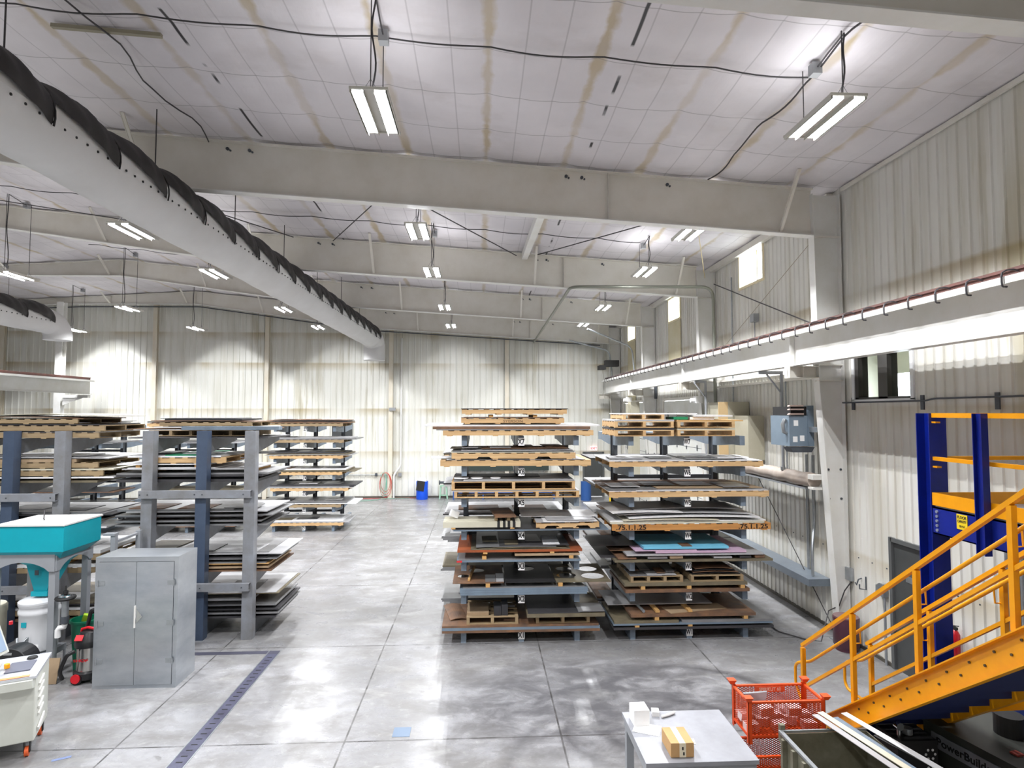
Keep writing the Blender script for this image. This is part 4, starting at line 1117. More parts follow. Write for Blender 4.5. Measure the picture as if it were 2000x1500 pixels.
# ---- near left racks
def near_stack(x0, x1, tops, where, specs, seed):
    rnd = random.Random(seed)
    for L, (z, spec) in enumerate(zip(tops, specs)):
        k = Stack(f'on {where(L)}', z, 11.86, 13.25)
        for it in spec:
            kind, a, b = it[0], it[1], it[2]; kw = it[3] if len(it) > 3 else {}
            xa, xb = x0 + a, x1 + b
            if kind == 'P': k.pal(xa, xb, raw=True, front='stringer', m_=kw.get('m', woodB), h=kw.get('h', 0.12), adj=kw.get('adj', 'weathered'))
            elif kind == 'B':
                for i, fx in enumerate((0.2, 0.8)):
                    block(xa + (xb-xa)*fx, 11.9, k.z, kw.get('h', 0.04), f'{["left","right"][i]} wood spacer above the {ORDW[max(0,k.n-1)]} layer {k.w}', 1.2)
                k.z += kw.get('h', 0.04) + EPS
            elif kind == 'S': k.scr(xa, xb, kw.get('n', 3), seed*20+L, raw=True)
            else: k.sh(xa, xb, kw.get('t', 0.02), kind, raw=True, y1=kw.get('y1', 13.25), y0=kw.get('y0'), rot=kw.get('rot', 0), bow=kw.get('bow', 0))
SA = [
 [('dark', 0, 0, dict(t=.03)), ('B', 0, 0), ('grey', 0.1, 0.05, dict(t=.03)), ('B', 0, 0), ('dark', 0.1, 0.05, dict(t=.03)), ('B', 0, 0, dict(h=.05)), ('grey', 0.0, 0.0, dict(t=.03)), ('B', 0, 0, dict(h=.07)), ('light', 0.3, -0.45, dict(t=.03)), ('B', 0, 0, dict(h=.09)), ('olive', 0, 0.05, dict(t=.015)), ('light', 0.4, 0.0, dict(t=.012))],
 [('brown', 0, -0.1, dict(t=.03)), ('B', 0, 0, dict(h=.03)), ('tan', 0, -0.15, dict(t=.03)), ('B', 0, 0, dict(h=.04)), ('wood', 0.5, -0.15, dict(t=.02)), ('grey', 0, -0.2, dict(t=.02)), ('B', 0, 0, dict(h=.05)), ('grey', 0, 0, dict(t=.02)), ('dark', 0, -0.2, dict(t=.02)), ('B', 0, 0, dict(h=.05)), ('light', 0.3, 0.1, dict(t=.015)), ('grey', 0.0, -0.2, dict(t=.012, rot=.03))],
 [('grey', 0, -0.2, dict(t=.03)), ('B', 0, 0, dict(h=.04)), ('grey', 0, -0.3, dict(t=.03)), ('B', 0, 0, dict(h=.06)), ('dark', 0, -0.3, dict(t=.02)), ('grey', 0.0, -0.1, dict(t=.02)), ('B', 0, 0, dict(h=.05)), ('light', 0.2, -0.2, dict(t=.02)), ('grey', 0.0, -0.9, dict(t=.03, rot=.05))],
 [('dark', 0, -0.4, dict(t=.05)), ('B', 0, 0, dict(h=.05)), ('dark', 0, -0.3, dict(t=.04)), ('grey', 0, -0.2, dict(t=.03)), ('B', 0, 0, dict(h=.06)), ('light', 0.1, -0.5, dict(t=.02)), ('white', 0.2, -1.2, dict(t=.02)), ('B', 0, -1.2, dict(h=.05)), ('white', 0, -1.3, dict(t=.02)), ('P', 0.5, -1.0, dict(m=woodA, adj='pale')), ('white', 0.2, -1.1, dict(t=.03)), ('green', 0.9, -1.5, dict(t=.015))],
 [('dark', 0.2, -0.2, dict(t=.02))],
]
W_A = lambda L: f'{["the lowest","the second","the third","the fourth","the top"][L]} shelf behind the cabinet'
for q_ in (0, 1, 2, 3): SA[q_].append(('S', 0.15, -0.35))
near_stack(-7.0, -3.95, ZA, W_A, SA, 5)
# the pile above the long bar of that rack
k = Stack('on top of the rack behind the cabinet', 3.81, 12.2, 13.3)
k.pal(-6.6, -4.6, raw=True, front='ends', ns=6, h=0.12, m_=woodB, adj='grey').sh(-6.9, -4.5, 0.012, 'white', raw=True).sh(-7.0, -4.3, 0.012, 'brown', raw=True, bow=0.02).sh(-6.5, -4.4, 0.02, 'white', raw=True)
k.pal(-6.4, -4.6, raw=True, front='stringer', h=0.09, m_=woodB, adj='dark').sh(-6.5, -4.55, 0.012, 'brown', raw=True, bow=0.02).sh(-6.3, -4.8, 0.03, 'black', raw=True).sh(-6.4, -5.0, 0.01, 'black', raw=True, rot=0.03)
SB = [
 [('brown', 0, 0, dict(t=.04)), ('B', 0, 0), ('P', 0, -0.1), ('white', 0, 0.1, dict(t=.04)), ('B', 0, 0), ('dark', 0, 0, dict(t=.03)), ('olive', 0, 0, dict(t=.03))],
 [('P', 0, 0), ('white', 0.1, 0, dict(t=.05)), ('B', 0, 0, dict(h=.08)), ('P', 0, 0.1), ('white', 0, 0.1, dict(t=.06))],
 [('P', 0, -0.2), ('grey', 0, 0.1, dict(t=.02)), ('dark', 0, -0.1, dict(t=.02)), ('B', 0, 0, dict(h=.05)), ('dark', 0, 0.3, dict(t=.02)), ('light', 0.3, 0.15, dict(t=.02, rot=-.06)), ('grey', 0.5, 0.1, dict(t=.02, rot=-.05))],
 [('olive', 0, 0, dict(t=.04)), ('B', 0, 0, dict(h=.04)), ('white', 0, 0.3, dict(t=.03)), ('P', 0, 0.1, dict(m=woodB)), ('beige', 0, 0.3, dict(t=.03)), ('P', 0, 0, dict(m=woodB)), ('tan', 0, -0.4, dict(t=.06)), ('light', 0.2, 0.2, dict(t=.02, bow=.02))],
 [('P', 0, 0), ('grey', 0, 0.1, dict(t=.012)), ('P', 0.0, 0.1, dict(m=woodB)), ('dark', 0.1, 0, dict(t=.02)), ('P', -0.2, -0.4, dict(m=woodB, h=.1)), ('brown', -0.2, -0.3, dict(t=.015, bow=.03)), ('beige', 0.8, 0.1, dict(t=.012, bow=.04))],
]
W_B = lambda L: f'{["the lowest","the second","the third","the fourth","the top"][L]} shelf behind the hopper'
for q_ in range(4): SB[q_].append(('S', 0.3, -0.2))
near_stack(-10.3, -7.35, ZA, W_B, SB, 6)
# ================================================================ LEFT FOREGROUND
cabm = M('brushed_galvanised_cabinet', (200, 204, 208), 0.3, 0.75, (150, 158, 168), 1.0, (1.0, 1.0, 2.2), amount=0.3)
t = thing('storage_cabinet', 'galvanised steel two-door cabinet standing on the floor at left', 'cabinet', (-5.39, 10.05, 0))
x0, x1, y0, y1, H_ = -6.02, -4.76, 9.74, 10.36, 2.02
MB().box(x0, x1, y0+0.02, y1, 0.0, H_).box(x0, x0+0.06, y0, y0+0.02, 0, H_).box(x1-0.06, x1, y0, y0+0.02, 0, H_).box(x0+0.06, x1-0.06, y0, y0+0.02, H_-0.07, H_).box(x0+0.06, x1-0.06, y0, y0+0.02, 0, 0.05).build('cabinet_body', cabm, t)
mid = (x0+x1)/2 - 0.0
for s, a, b in ((0, x0+0.064, mid-0.003), (1, mid+0.003, x1-0.064)):
    d = MB().box(a, b, y0-0.012, y0+0.014, 0.056, H_-0.076).build('door', cabm, t)
    for z in (0.42, 1.0, 1.62):
        hx = a if s == 0 else b; sg = 1 if s == 0 else -1
        MB().box(min(hx-0.03*sg, hx+0.09*sg), max(hx-0.03*sg, hx+0.09*sg), y0-0.018, y0-0.0125, z-0.035, z+0.035).cyl((hx-0.008*sg, y0-0.024, z-0.05), 0.01, 0.1, 10).build('hinge', galv, d)
    if s == 1:
        MB().cyl((a+0.07, y0-0.03, 1.11), 0.035, 0.018, 16, axis='y').bar((a+0.03, y0-0.045, 1.08), (a+0.11, y0-0.045, 1.13), 0.03, 0.012).prism([(a+0.015, 1.0), (a+0.1, 1.1), (a+0.015, 1.22)], y0-0.016, y0-0.0125, 'y').build('latch_handle', M('chrome', (220, 220, 222), 0.12, 1.0), d)
    else: MB().box(b-0.012, b+0.012, y0-0.03, y0-0.0125, 0.93, 1.27).build('latch_bar', white_steel, d)

teal = M('teal_hopper_paint', (0, 160, 176), 0.4, 0, (0, 150, 166), 2)
hpgrey = M('machine_grey_paint', (150, 153, 158), 0.42, 0, (140, 143, 148), 2)
t = thing('hopper_stand', 'large teal hopper with white lid on a grey arched frame, left edge', 'hopper', (-7.3, 10.5, 0))
hx0, hx1, hy0, hy1 = -7.83, -6.76, 10.1, 11.05
MB().box(hx0, hx1, hy0, hy1, 2.03, 2.44).build('hopper_bin', teal, t)
def frus(mb, a, za, b, zb):
    (ax0, ax1, ay0, ay1), (bx0, bx1, by0, by1) = a, b
    vs = [(ax0, ay0, za), (ax1, ay0, za), (ax1, ay1, za), (ax0, ay1, za), (bx0, by0, zb), (bx1, by0, zb), (bx1, by1, zb), (bx0, by1, zb)]
    return mb.add(vs, [(0,3,2,1),(4,5,6,7),(0,1,5,4),(1,2,6,5),(2,3,7,6),(3,0,4,7)])
frus(MB(), (hx0+0.28, hx1-0.3, hy0+0.3, hy1-0.28), 1.75, (hx0+0.004, hx1-0.004, hy0+0.004, hy1-0.004), 2.027).build('hopper_bevel', teal, t)
cone = frus(MB(), (-7.42, -7.22, 10.42, 10.62), 1.32, (hx0+0.285, hx1-0.305, hy0+0.305, hy1-0.285), 1.747).build('hopper_cone', teal, t)
m_ = MB()
for a in ((-7.45, -7.19, 10.39, 10.42), (-7.45, -7.19, 10.62, 10.65), (-7.45, -7.42, 10.42, 10.62), (-7.22, -7.19, 10.42, 10.62)): m_.box(*a, 1.24, 1.318)
m_.build('outlet_flange', teal, t)
MB().box(-7.36, -7.30, 10.335, 10.345, 1.60, 1.68).build('hopper_plate', rackdark, t)
MB().box(hx0-0.02, hx1+0.02, hy0-0.02, hy1+0.02, 2.445, 2.47).build('hopper_lid', white_steel, t)
MB().tube([(-7.35, 10.5, 2.475), (-7.36, 10.5, 2.50), (-7.42, 10.6, 2.62)], 0.01, 6).build('lid_cable', cablem, t)
# arched frame
def arch(p0, p1, zt, zb, leg, n=12):
    """flat arched plate between two legs, returned as polygon in (s, z)"""
    L = p1 - p0; top = [(p0, zt), (p1, zt)]
    low = [(p1, zb)] + [(p1 - leg - (L-2*leg)*i/n, zb + (zt-0.13-zb)*math.sin(math.pi*i/n)**0.7) for i in range(n+1)] + [(p0, zb)]
    return [(p0, zt), (p1, zt)] + low
fx0, fx1, fy0, fy1 = -7.95, -6.93, 10.18, 11.1
m_ = MB().prism(arch(fx0, fx1, 1.98, 1.70, 0.09), fy0-0.02, fy0, 'y').prism(arch(fx0, fx1, 1.98, 1.70, 0.09), fy1, fy1+0.02, 'y')
m_.build('frame_apron', hpgrey, t)
MB().prism(arch(fy0+0.001, fy1-0.001, 1.98, 1.70, 0.09), fx1-0.0, fx1+0.02, 'x').build('frame_apron', hpgrey, t)
MB().box(fx0, fx1+0.03, fy0-0.03, fy0+0.05, 1.983, 2.0).box(fx0, fx1+0.03, fy1-0.05, fy1+0.03, 1.983, 2.0).box(fx1-0.05, fx1+0.03, fy0+0.05, fy1-0.05, 1.983, 2.0).build('frame_rim', hpgrey, t)
for x, y in ((fx0+0.05, fy0+0.06), (fx1-0.052, fy0+0.06), (fx0+0.05, fy1-0.06), (fx1-0.052, fy1-0.06)):
    MB().box(x-0.05, x+0.05, y-0.05, y+0.05, 0, 1.978).build('leg', hpgrey, t)
# post stand beside it
t = thing('steel_stand', 'light grey tubular stand beside the hopper frame', 'stand', (-6.5, 11.2, 0))
MB().box(-6.50, -6.42, 10.9, 10.98, 0, 2.12).build('post', hpgrey, t)
MB().box(-6.62, -6.42, 10.88, 11.0, 2.121, 2.16).build('top_plate', hpgrey, t)
MB().bar((-6.46, 10.985, 2.0), (-6.35, 11.5, 2.05), 0.04, 0.04).build('side_rail', hpgrey, t)
MB().box(-6.38, -6.30, 11.45, 11.53, 0, 2.1).build('post', hpgrey, t)

# white powder drum
wpl = M('white_plastic', (212, 213, 216), 0.4)
t = thing('plastic_barrel', 'white plastic barrel with valve under the teal hopper', 'barrel', (-7.35, 10.45, 0.35))
MB().lathe((-7.35, 10.47, 0.36), [(0.22, 0), (0.26, 0.03), (0.27, 0.35), (0.275, 0.60), (0.29, 0.62), (0.29, 0.66), (0.275, 0.68), (0.275, 0.73), (0.29, 0.75), (0.29, 0.78)]).build('barrel_body', wpl, t, smooth=True)
MB().lathe((-7.35, 10.47, 1.141), [(0.295, 0), (0.295, 0.03), (0.24, 0.06), (0.05, 0.07)]).build('barrel_lid', wpl, t, smooth=True)
MB().box(-7.44, -7.36, 10.19, 10.198, 0.80, 0.88).build('teal_sticker', teal, t)
MB().box(-7.32, -7.14, 10.165, 10.172, 0.46, 0.54).build('warning_sticker', paper, t)
MB().tube([(-7.50, 10.2, 0.62), (-7.42, 10.1, 0.58), (-7.32, 10.1, 0.60), (-7.30, 10.14, 0.66), (-7.30, 10.14, 0.36)], 0.02, 8).build('valve', galv, t)
MB().box(-7.62, -7.08, 10.16, 10.74, 0.26, 0.358).box(-7.08, -7.02, 10.16, 10.19, 0, 0.358).box(-7.62, -7.59, 10.16, 10.19, 0, 0.259).box(-7.62, -7.59, 10.70, 10.73, 0, 0.259).box(-7.11, -7.08, 10.70, 10.73, 0, 0.259).build('barrel_stand', hpgrey, t)
tag(MB().lathe((-8.34, 10.6, 0), [(0.3, 0), (0.3, 0.9), (0.31, 0.92), (0.31, 1.02), (0.29, 1.05), (0.0, 1.05)]).build('fibre_drum', SH['beige'][1], smooth=True), 'tan round drum behind the white barrel at the left edge', 'drum')
# level gauge on the leg
t = thing('separator_gauge', 'round black and chrome gauge unit mounted beside the hopper leg', 'gauge', (-6.74, 10.15, 0.7))
MB().lathe((-6.73, 10.15, 1.24), [(0.06, 0), (0.135, 0.02), (0.15, 0.045), (0.14, 0.065), (0.09, 0.07)]).build('black_ring', dark, t, smooth=True)
MB().lathe((-6.73, 10.15, 1.311), [(0.10, 0), (0.07, 0.02), (0.0, 0.03)]).build('clear_dome', M('chrome', (220, 220, 222), 0.12, 1.0), t, smooth=True)
MB().cyl((-6.73, 10.15, 1.345), 0.035, 0.05).cyl((-6.73, 10.15, 1.395), 0.012, 0.08).build('top_knob', dark, t)
MB().cyl((-6.73, 10.15, 0.99), 0.05, 0.25).build('sight_tube', galv, t)
MB().cyl((-6.73, 10.15, 0.88), 0.06, 0.108).build('collar', rackdark, t)
MB().tube([(-6.73, 10.15, 0.87), (-6.74, 10.15, 0.82), (-6.80, 10.13, 0.81), (-6.82, 10.13, 0.78), (-6.82, 10.13, 0.66)], 0.042, 12).build('elbow_pipe', paper, t, smooth=True)
# green bin
t = thing('waste_bin', 'dark green plastic bin between hopper leg and vacuum cleaner', 'bin', (-6.68, 10.55, 0))
MB().lathe((-6.66, 10.55, 0.0), [(0.15, 0), (0.20, 0.78), (0.225, 0.785), (0.225, 0.82), (0.195, 0.82), (0.16, 0.3)]).build('bin_body', M('green_plastic', (0, 104, 76), 0.45), t, smooth=True)
tag(MB().cbox((-6.63, 10.52, 0.84), (0.1, 0.06, 0.12), 0.4, 0.3, 0.3).build('rag', M('lime_cloth', (150, 186, 40), 0.8)), 'lime green cloth sticking out of the dark green bin', 'cloth')
# vacuum
redp = M('red_plastic', (206, 26, 40), 0.35); blp = M('black_glossy_plastic', (30, 30, 32), 0.35)
t = thing('shop_vacuum', 'red, black and steel shop vacuum beside the steel cabinet', 'vacuum cleaner', (-6.25, 9.98, 0))
vx, vy = -6.30, 10.1
MB().lathe((vx, vy, 0.06), [(0.0, 0), (0.2, 0), (0.21, 0.1), (0.185, 0.12)]).build('base', blp, t, smooth=True)
MB().lathe((vx, vy, 0.185), [(0.17, 0), (0.17, 0.36)]).build('steel_drum', M('stainless', (196, 194, 190), 0.22, 0.95), t, smooth=True)
MB().lathe((vx, vy, 0.55), [(0.2, 0), (0.21, 0.04), (0.19, 0.10), (0.13, 0.22), (0.05, 0.25)]).build('motor_head', blp, t, smooth=True)
MB().tube([(vx-0.12, vy-0.02, 0.70), (vx-0.10, vy-0.03, 0.81), (vx, vy-0.04, 0.835), (vx+0.10, vy-0.03, 0.81)], 0.022, 8).build('carry_handle', redp, t, smooth=True)
MB().cbox((vx-0.06, vy-0.158, 0.71), (0.12, 0.02, 0.09), 0, R(-35)).build('badge', redp, t)
MB().cyl((vx-0.06, vy-0.235, 0.10), 0.07, 0.02, 20, axis='y').build('wheel_cap', redp, t)
MB().cyl((vx-0.06, vy-0.213, 0.085), 0.085, 0.03, 20, axis='y').build('rear_wheel', blp, t)
MB().tube(bend([(vx-0.1, vy-0.19, 0.52), (vx-0.19, vy-0.24, 0.48), (vx-0.3, vy-0.24, 0.22), (vx-0.34, vy-0.1, 0.06)], 0.12), 0.03, 10).build('hose', blp, t, smooth=True)
MB().tube(bend([(vx+0.1, vy+0.1, 1.05), (vx-0.05, vy+0.1, 1.08), (vx-0.12, vy+0.1, 0.7)], 0.1), 0.03, 10).build('tube_handle', blp, t, smooth=True)
for dx, dy in ((-0.15, -0.13), (0.15, -0.13), (0.15, 0.15), (-0.15, 0.15)): MB().cyl((vx+dx, vy+dy, 0.003), 0.03, 0.055).build('caster', blp, t)
text('SHOP', 0.07, face_front((vx-0.02, vy-0.176, 0.36), 1.3, 0.8), redp, t)
# cardboard piece at the leg foot
tag(MB().cbox((-6.86, 9.98, 0.19), (0.33, 0.015, 0.38), 0.05, R(-14)).build('cardboard_piece', SH['tan'][1]), 'piece of brown cardboard leaning against the hopper leg foot', 'cardboard')

# control cart
t = thing('control_cart', 'white wheeled control cart with tilted screen, lower left corner', 'cart', (-5.95, 7.9, 0))
cartm = M('off_white_enamel', (206, 208, 200), 0.4, 0, (192, 194, 184), 2)
cx0, cx1, cy0, cy1 = -6.5, -5.5, 7.72, 8.42
MB().box(cx0, cx1, cy0, cy1, 0.20, 0.98).build('cart_body', cartm, t, bevel=0.015)
MB().prism([(cy0-0.1, 1.0), (cy1+0.02, 1.0), (cy1+0.02, 1.03), (cy0-0.10, 1.03)], cx0-0.01, cx1+0.02, 'x').build('worktop', M('cart_top', (196, 198, 204), 0.35, 0.3), t)
MB().prism([(cy0-0.14, 0.9), (cy0-0.003, 0.86), (cy0-0.003, 0.995), (cy0-0.14, 0.995)], cx0, cx1-0.01, 'x').build('front_tray', cartm, t)
MB().box(-6.45, -5.75, cy0-0.085, cy0-0.05, 1.031, 1.034).build('yellow_strip', yellow, t)
MB().box(-5.95, -5.55, cy0-0.09, cy0-0.03, 1.0345, 1.037).build('orange_strip', M('orange_tape', (230, 140, 90), 0.5), t)
MB().cbox((-5.72, 8.02, 1.038), (0.26, 0.34, 0.012), 0.0).build('keyboard', M('grey_keys', (96, 98, 112), 0.5), t)
MB().lathe((-5.66, 8.3, 1.035), [(0.06, 0), (0.05, 0.02), (0.0, 0.025)]).build('mouse', dark, t, smooth=True)
for k in range(5):
    z = 0.86 - k*0.085 - (0.03 if k > 2 else 0)
    MB().bar((cx1+0.012, cy0+0.13, z-0.02), (cx1+0.012, cy0+0.36, z+0.02), 0.02, 0.03).build('louvre', white_steel, t)
MB().bar((cx1+0.015, cy0+0.12, 0.29), (cx1+0.015, cy0+0.42, 0.36), 0.02, 0.05).build('louvre', white_steel, t)
orw = M('orange_caster', (216, 92, 40), 0.5)
for x, y in ((cx1-0.08, cy0+0.08), (cx0+0.45, cy0+0.08), (cx1-0.06, cy1-0.08), (cx0+0.1, cy1-0.08)):
    wl = MB().cyl((x-0.02, y, 0.0605), 0.06, 0.04, 18, axis='x').build('caster_wheel', orw, t)
    MB().box(x-0.035, x-0.024, y-0.03, y+0.03, 0.05, 0.199).box(x+0.024, x+0.035, y-0.03, y+0.03, 0.05, 0.199).build('caster_fork', dark, t)
# screen on a bent tube arm
sc = MB(); mt = Matrix.Translation((-6.02, 7.98, 1.40)) @ Matrix.Rotation(R(62), 4, 'Z') @ Matrix.Rotation(R(-22), 4, 'X')
sc.box(-0.2, 0.2, 0.0, 0.16, -0.2, 0.2, mt); s_ = sc.build('monitor_housing', cartm, t, bevel=0.01)
MB().box(-0.165, 0.165, -0.008, -0.001, -0.16, 0.16, mt).build('screen', M('pale_screen', (150, 168, 190), 0.15), s_)
MB().tube(bend([(-5.97, 7.84, 1.24), (-5.86, 7.80, 1.2), (-5.90, 7.78, 1.12), (-6.14, 7.74, 1.10), (-6.14, 7.74, 1.034)], 0.06), 0.014, 8).build('arm_tube', white_steel, t, smooth=True)
MB().cyl((-5.86, 8.12, 1.56), 0.02, 0.04).build('red_knob', redp, t)
MB().cyl((-6.18, 7.86, 1.034), 0.05, 0.09).build('knob_base', paper, t)
MB().cyl((-6.18, 7.86, 1.126), 0.04, 0.04).build('orange_button', orw, t)
MB().cyl((-5.86, 8.02, 1.046), 0.03, 0.05).build('yellow_button', yellow, t)
t.location = (-6.044, 7.88, 0); t.rotation_euler = (0, 0, R(24))
# black case behind the cart
tag(MB().box(-6.92, -6.56, 8.98, 9.3, 0.0, 0.70).build('dark_pedestal', rackdark), 'dark pedestal under the rounded black case behind the control cart', 'pedestal')
t = thing('tool_case', 'rounded black case with a handle slot, behind the control cart', 'case', (-6.72, 9.12, 0.702))
m_ = MB(); poly = [(-6.72 + 0.24*math.cos(R(q)), 0.715 + 0.20*math.sin(R(q))) for q in range(0, 181, 15)]
m_.prism(poly, 9.0, 9.28, 'y').build('case_body', blp, t, bevel=0.01)
MB().box(-6.97, -6.47, 8.98, 9.30, 0.702, 0.714).build('case_rim', blp, t)
MB().box(-6.80, -6.68, 8.992, 8.999, 0.83, 0.86).build('handle_slot', M('grey_label', (150, 152, 152), 0.5), t)

# ================================================================ FLOOR FITTINGS
grate = M('blue_grey_grate', (98, 100, 120), 0.4, 0.3, (66, 64, 82), 3)
t = thing('floor_drain', 'L-shaped blue grey trench drain grating set into the floor', 'floor drain', (-3.7, 9, 0))
MB().box(-3.78, -3.60, 5.5, 10.97, 0.0, 0.004).build('grating_long', grate, t)
MB().box(-6.6, -3.60, 10.972, 11.1, 0.0, 0.004).build('grating_short', M('dark_grate', (70, 70, 84), 0.5), t)
m_ = MB()
y = 5.6
while y < 10.9: m_.box(-3.73, -3.65, y, y+0.02, 0.0041, 0.006); y += 0.13
sl = m_.build('grating_slots', ink, t); sl['kind'] = 'stuff'
MB().box(-3.80, -3.785, 5.5, 11.11, 0, 0.005).box(-3.595, -3.58, 5.5, 11.11, 0, 0.005).build('edge_frame', galv, t)
tag(MB().box(-1.17, -0.94, 8.13, 8.37, 0.0, 0.004).build('floor_plate', M('blue_plate', (104, 122, 144), 0.35, 0.3)), 'small square blue grey cover plate in the floor', 'cover plate')
tag(MB().box(-7.3, -5.6, 24.0, 24.9, 0.0, 0.004).build('floor_hatch', M('dark_grate', (70, 70, 84), 0.5)), 'dark floor grating beside the far Z rack', 'floor grating')
a = PZ(120, 1482); tag(MB().cbox((a[0]-0.0, a[1], 0.002), (0.2, 0.05, 0.002), R(25)).build('floor_tape', M('blue_tape', (110, 124, 160), 0.6)), 'short strip of blue tape on the floor right of the cart', 'tape')
# ================================================================ BACK WALL ITEMS
def bx(p): return PY(p, 900, YB)[0]
t = thing('blue_barrel', 'bright blue open barrel against the back wall, rags inside', 'barrel', (-2.9, YB-0.55, 0))
MB().lathe((-2.9, YB-0.55, 0), [(0.27, 0), (0.29, 0.05), (0.285, 0.45), (0.29, 0.86), (0.27, 0.88), (0.26, 0.8)]).build('barrel_body', M('bright_blue_plastic', (16, 84, 220), 0.4), t, smooth=True)
MB().cbox((-2.95, YB-0.85, 0.68), (0.38, 0.02, 0.48), 0.02, 0.0, 0.15).build('draped_cloth', dark, t)
MB().lathe((-2.9, YB-0.55, 0.80), [(0.24, 0), (0.22, 0.14), (0.1, 0.24), (0.0, 0.2)]).build('white_rags', paper, t, smooth=True)
t = thing('bench_grinder', 'small bench grinder on a pale green stand by the back wall', 'grinder', (-1.85, YB-0.5, 0))
gm = M('pale_green_enamel', (150, 190, 166), 0.45)
for s in (-1, 1): MB().bar((-1.85 + s*0.19, YB-0.5, 0), (-1.85 + s*0.13, YB-0.5, 0.62), 0.07, 0.2).build('stand_leg', gm, t)
MB().box(-2.02, -1.68, YB-0.64, YB-0.36, 0.62, 0.67).box(-1.98, -1.72, YB-0.58, YB-0.42, 0.16, 0.2).build('stand_top', gm, t)
MB().cyl((-2.02, YB-0.5, 0.80), 0.06, 0.34, 14, axis='x').cyl((-2.08, YB-0.5, 0.80), 0.11, 0.05, 18, axis='x').cyl((-1.68, YB-0.5, 0.80), 0.11, 0.05, 18, axis='x').build('grinder', rackdark, t)
t = thing('blue_shelf_unit', 'low blue shelf unit by the back wall, behind the X rack', 'shelf', (-0.8, YB-0.6, 0))
bs = M('mid_blue_paint', (44, 86, 150), 0.45)
for x in (-1.35, 0.1, 3.6):
    for y in (YB-0.8, YB-0.3): MB().box(x-0.03, x+0.03, y-0.03, y+0.03, 0, 1.0).build('leg', bs, t)
for z in (0.3, 0.95): MB().box(-1.38, 3.63, YB-0.84, YB-0.26, z, z+0.04).build('shelf_board', bs if z < 0.5 else rackdark, t)
tag(MB().box(-0.95, 3.4, YB-0.30, YB-0.225, 1.35, 2.25).build('dark_board', M('green_black_board', (44, 56, 52), 0.4)), 'long dark green board on the back wall behind shelf X6', 'board')
tag(MB().cbox((-1.0, YB-0.55, 1.14), (0.5, 0.2, 0.16), 0.2, 0.2, 0.15).build('dark_clutter', blk), 'black tool lying on the blue shelf unit', 'tool')
tag(MB().box(-9.6, -8.2, 0, 0, 0, 0).box(PY(662, 0, YB)[0], PY(700, 0, YB)[0], YB-0.2, YB-0.06, 2.95, 3.95).build('wall_louvre', M('dark_louvre', (58, 60, 60), 0.5)), 'dark square louvre on the back wall behind the far Z rack', 'louvre') if False else \
tag(MB().box(PY(662, 0, YB)[0], PY(699, 0, YB)[0], YB-0.2, YB-0.06, 2.98, 3.9).build('wall_louvre', M('dark_louvre', (58, 60, 60), 0.5)), 'dark square louvre on the back wall behind the far Z rack', 'louvre')
# exit sign
ex = thing('exit_sign', 'red EXIT sign above the grey door in the back wall', 'sign', (5.72, YB-0.1, 2.35))
exs = MB().box(5.55, 5.89, YB-0.12, YB-0.05, 2.33, 2.54).build('sign_box', M('exit_sign_face', (250, 214, 214), 0.4, emit=0.6), ex)
text('EXIT', 0.16, face_front((5.72, YB-0.124, 2.435), 1.0, 1.0), M('exit_red', (220, 30, 40), 0.4, emit=0.8), ex)
# hoses
def loopy(c, w_, h_, n, col, label, r=0.012):
    pts = []
    for k in range(n*24+1):
        a_ = 2*math.pi*k/24; g_ = 1 - 0.12*(k//24)
        pts.append((c[0] + w_*g_*math.sin(a_), YB-0.26-0.012*(k//24), c[2] - h_*g_*(1-math.cos(a_))/2*1.0))
    return tag(MB().tube(pts, r, 6).build('air_hose', col), label, 'hose')
hx = PY(755, 925, YB)[0]
MB
loopy((hx, 0, 1.28), 0.30, 1.22, 3, M('red_hose', (196, 70, 62), 0.5), 'red hose hanging in loops on the back wall')
loopy((hx-0.1, 0, 1.28), 0.16, 1.2, 3, M('green_hose', (120, 178, 156), 0.5), 'pale green hose hanging inside the red hose loops')
pts = [(hx-2.6, YB-0.5, 0.015), (hx-2.0, YB-1.0, 0.015), (hx-0.9, YB-1.1, 0.015), (hx-0.2, YB-0.8, 0.015), (hx-0.3, YB-0.4, 0.015), (hx+0.5, YB-0.25, 0.015), (hx+1.2, YB-0.3, 0.015)]
tag(MB().tube(bend(pts, 0.4), 0.012, 6).build('air_hose', M('green_hose', (120, 178, 156), 0.5)), 'pale green hose trailing over the floor by the back wall', 'hose')
tag(MB().tube(bend([(hx-1.3, YB-0.35, 0.015), (hx, YB-0.2, 0.015), (hx+1.9, YB-0.22, 0.015)], 0.4), 0.012, 6).build('air_hose', M('red_hose', (196, 70, 62), 0.5)), 'red hose lying along the foot of the back wall', 'hose')
tag(MB().box(hx-0.55, hx-0.45, YB-0.12, YB-0.05, 1.08, 1.24).build('hose_hook', rackdark), 'small dark outlet box left of the hose loops', 'outlet')
tag(MB().box(hx+0.6, hx+0.76, YB-0.14, YB-0.05, 1.07, 1.25).build('wall_box', jbox), 'small grey box on the conduit right of the hose loops', 'electrical box')
b_ = PY(768, 798, YB)
tag(MB().box(b_[0]-0.16, b_[0]+0.16, YB-0.32, YB-0.225, 4.35, 4.5).build('wall_box', jbox), 'small grey box high on the back wall post under the duct outlet', 'electrical box')
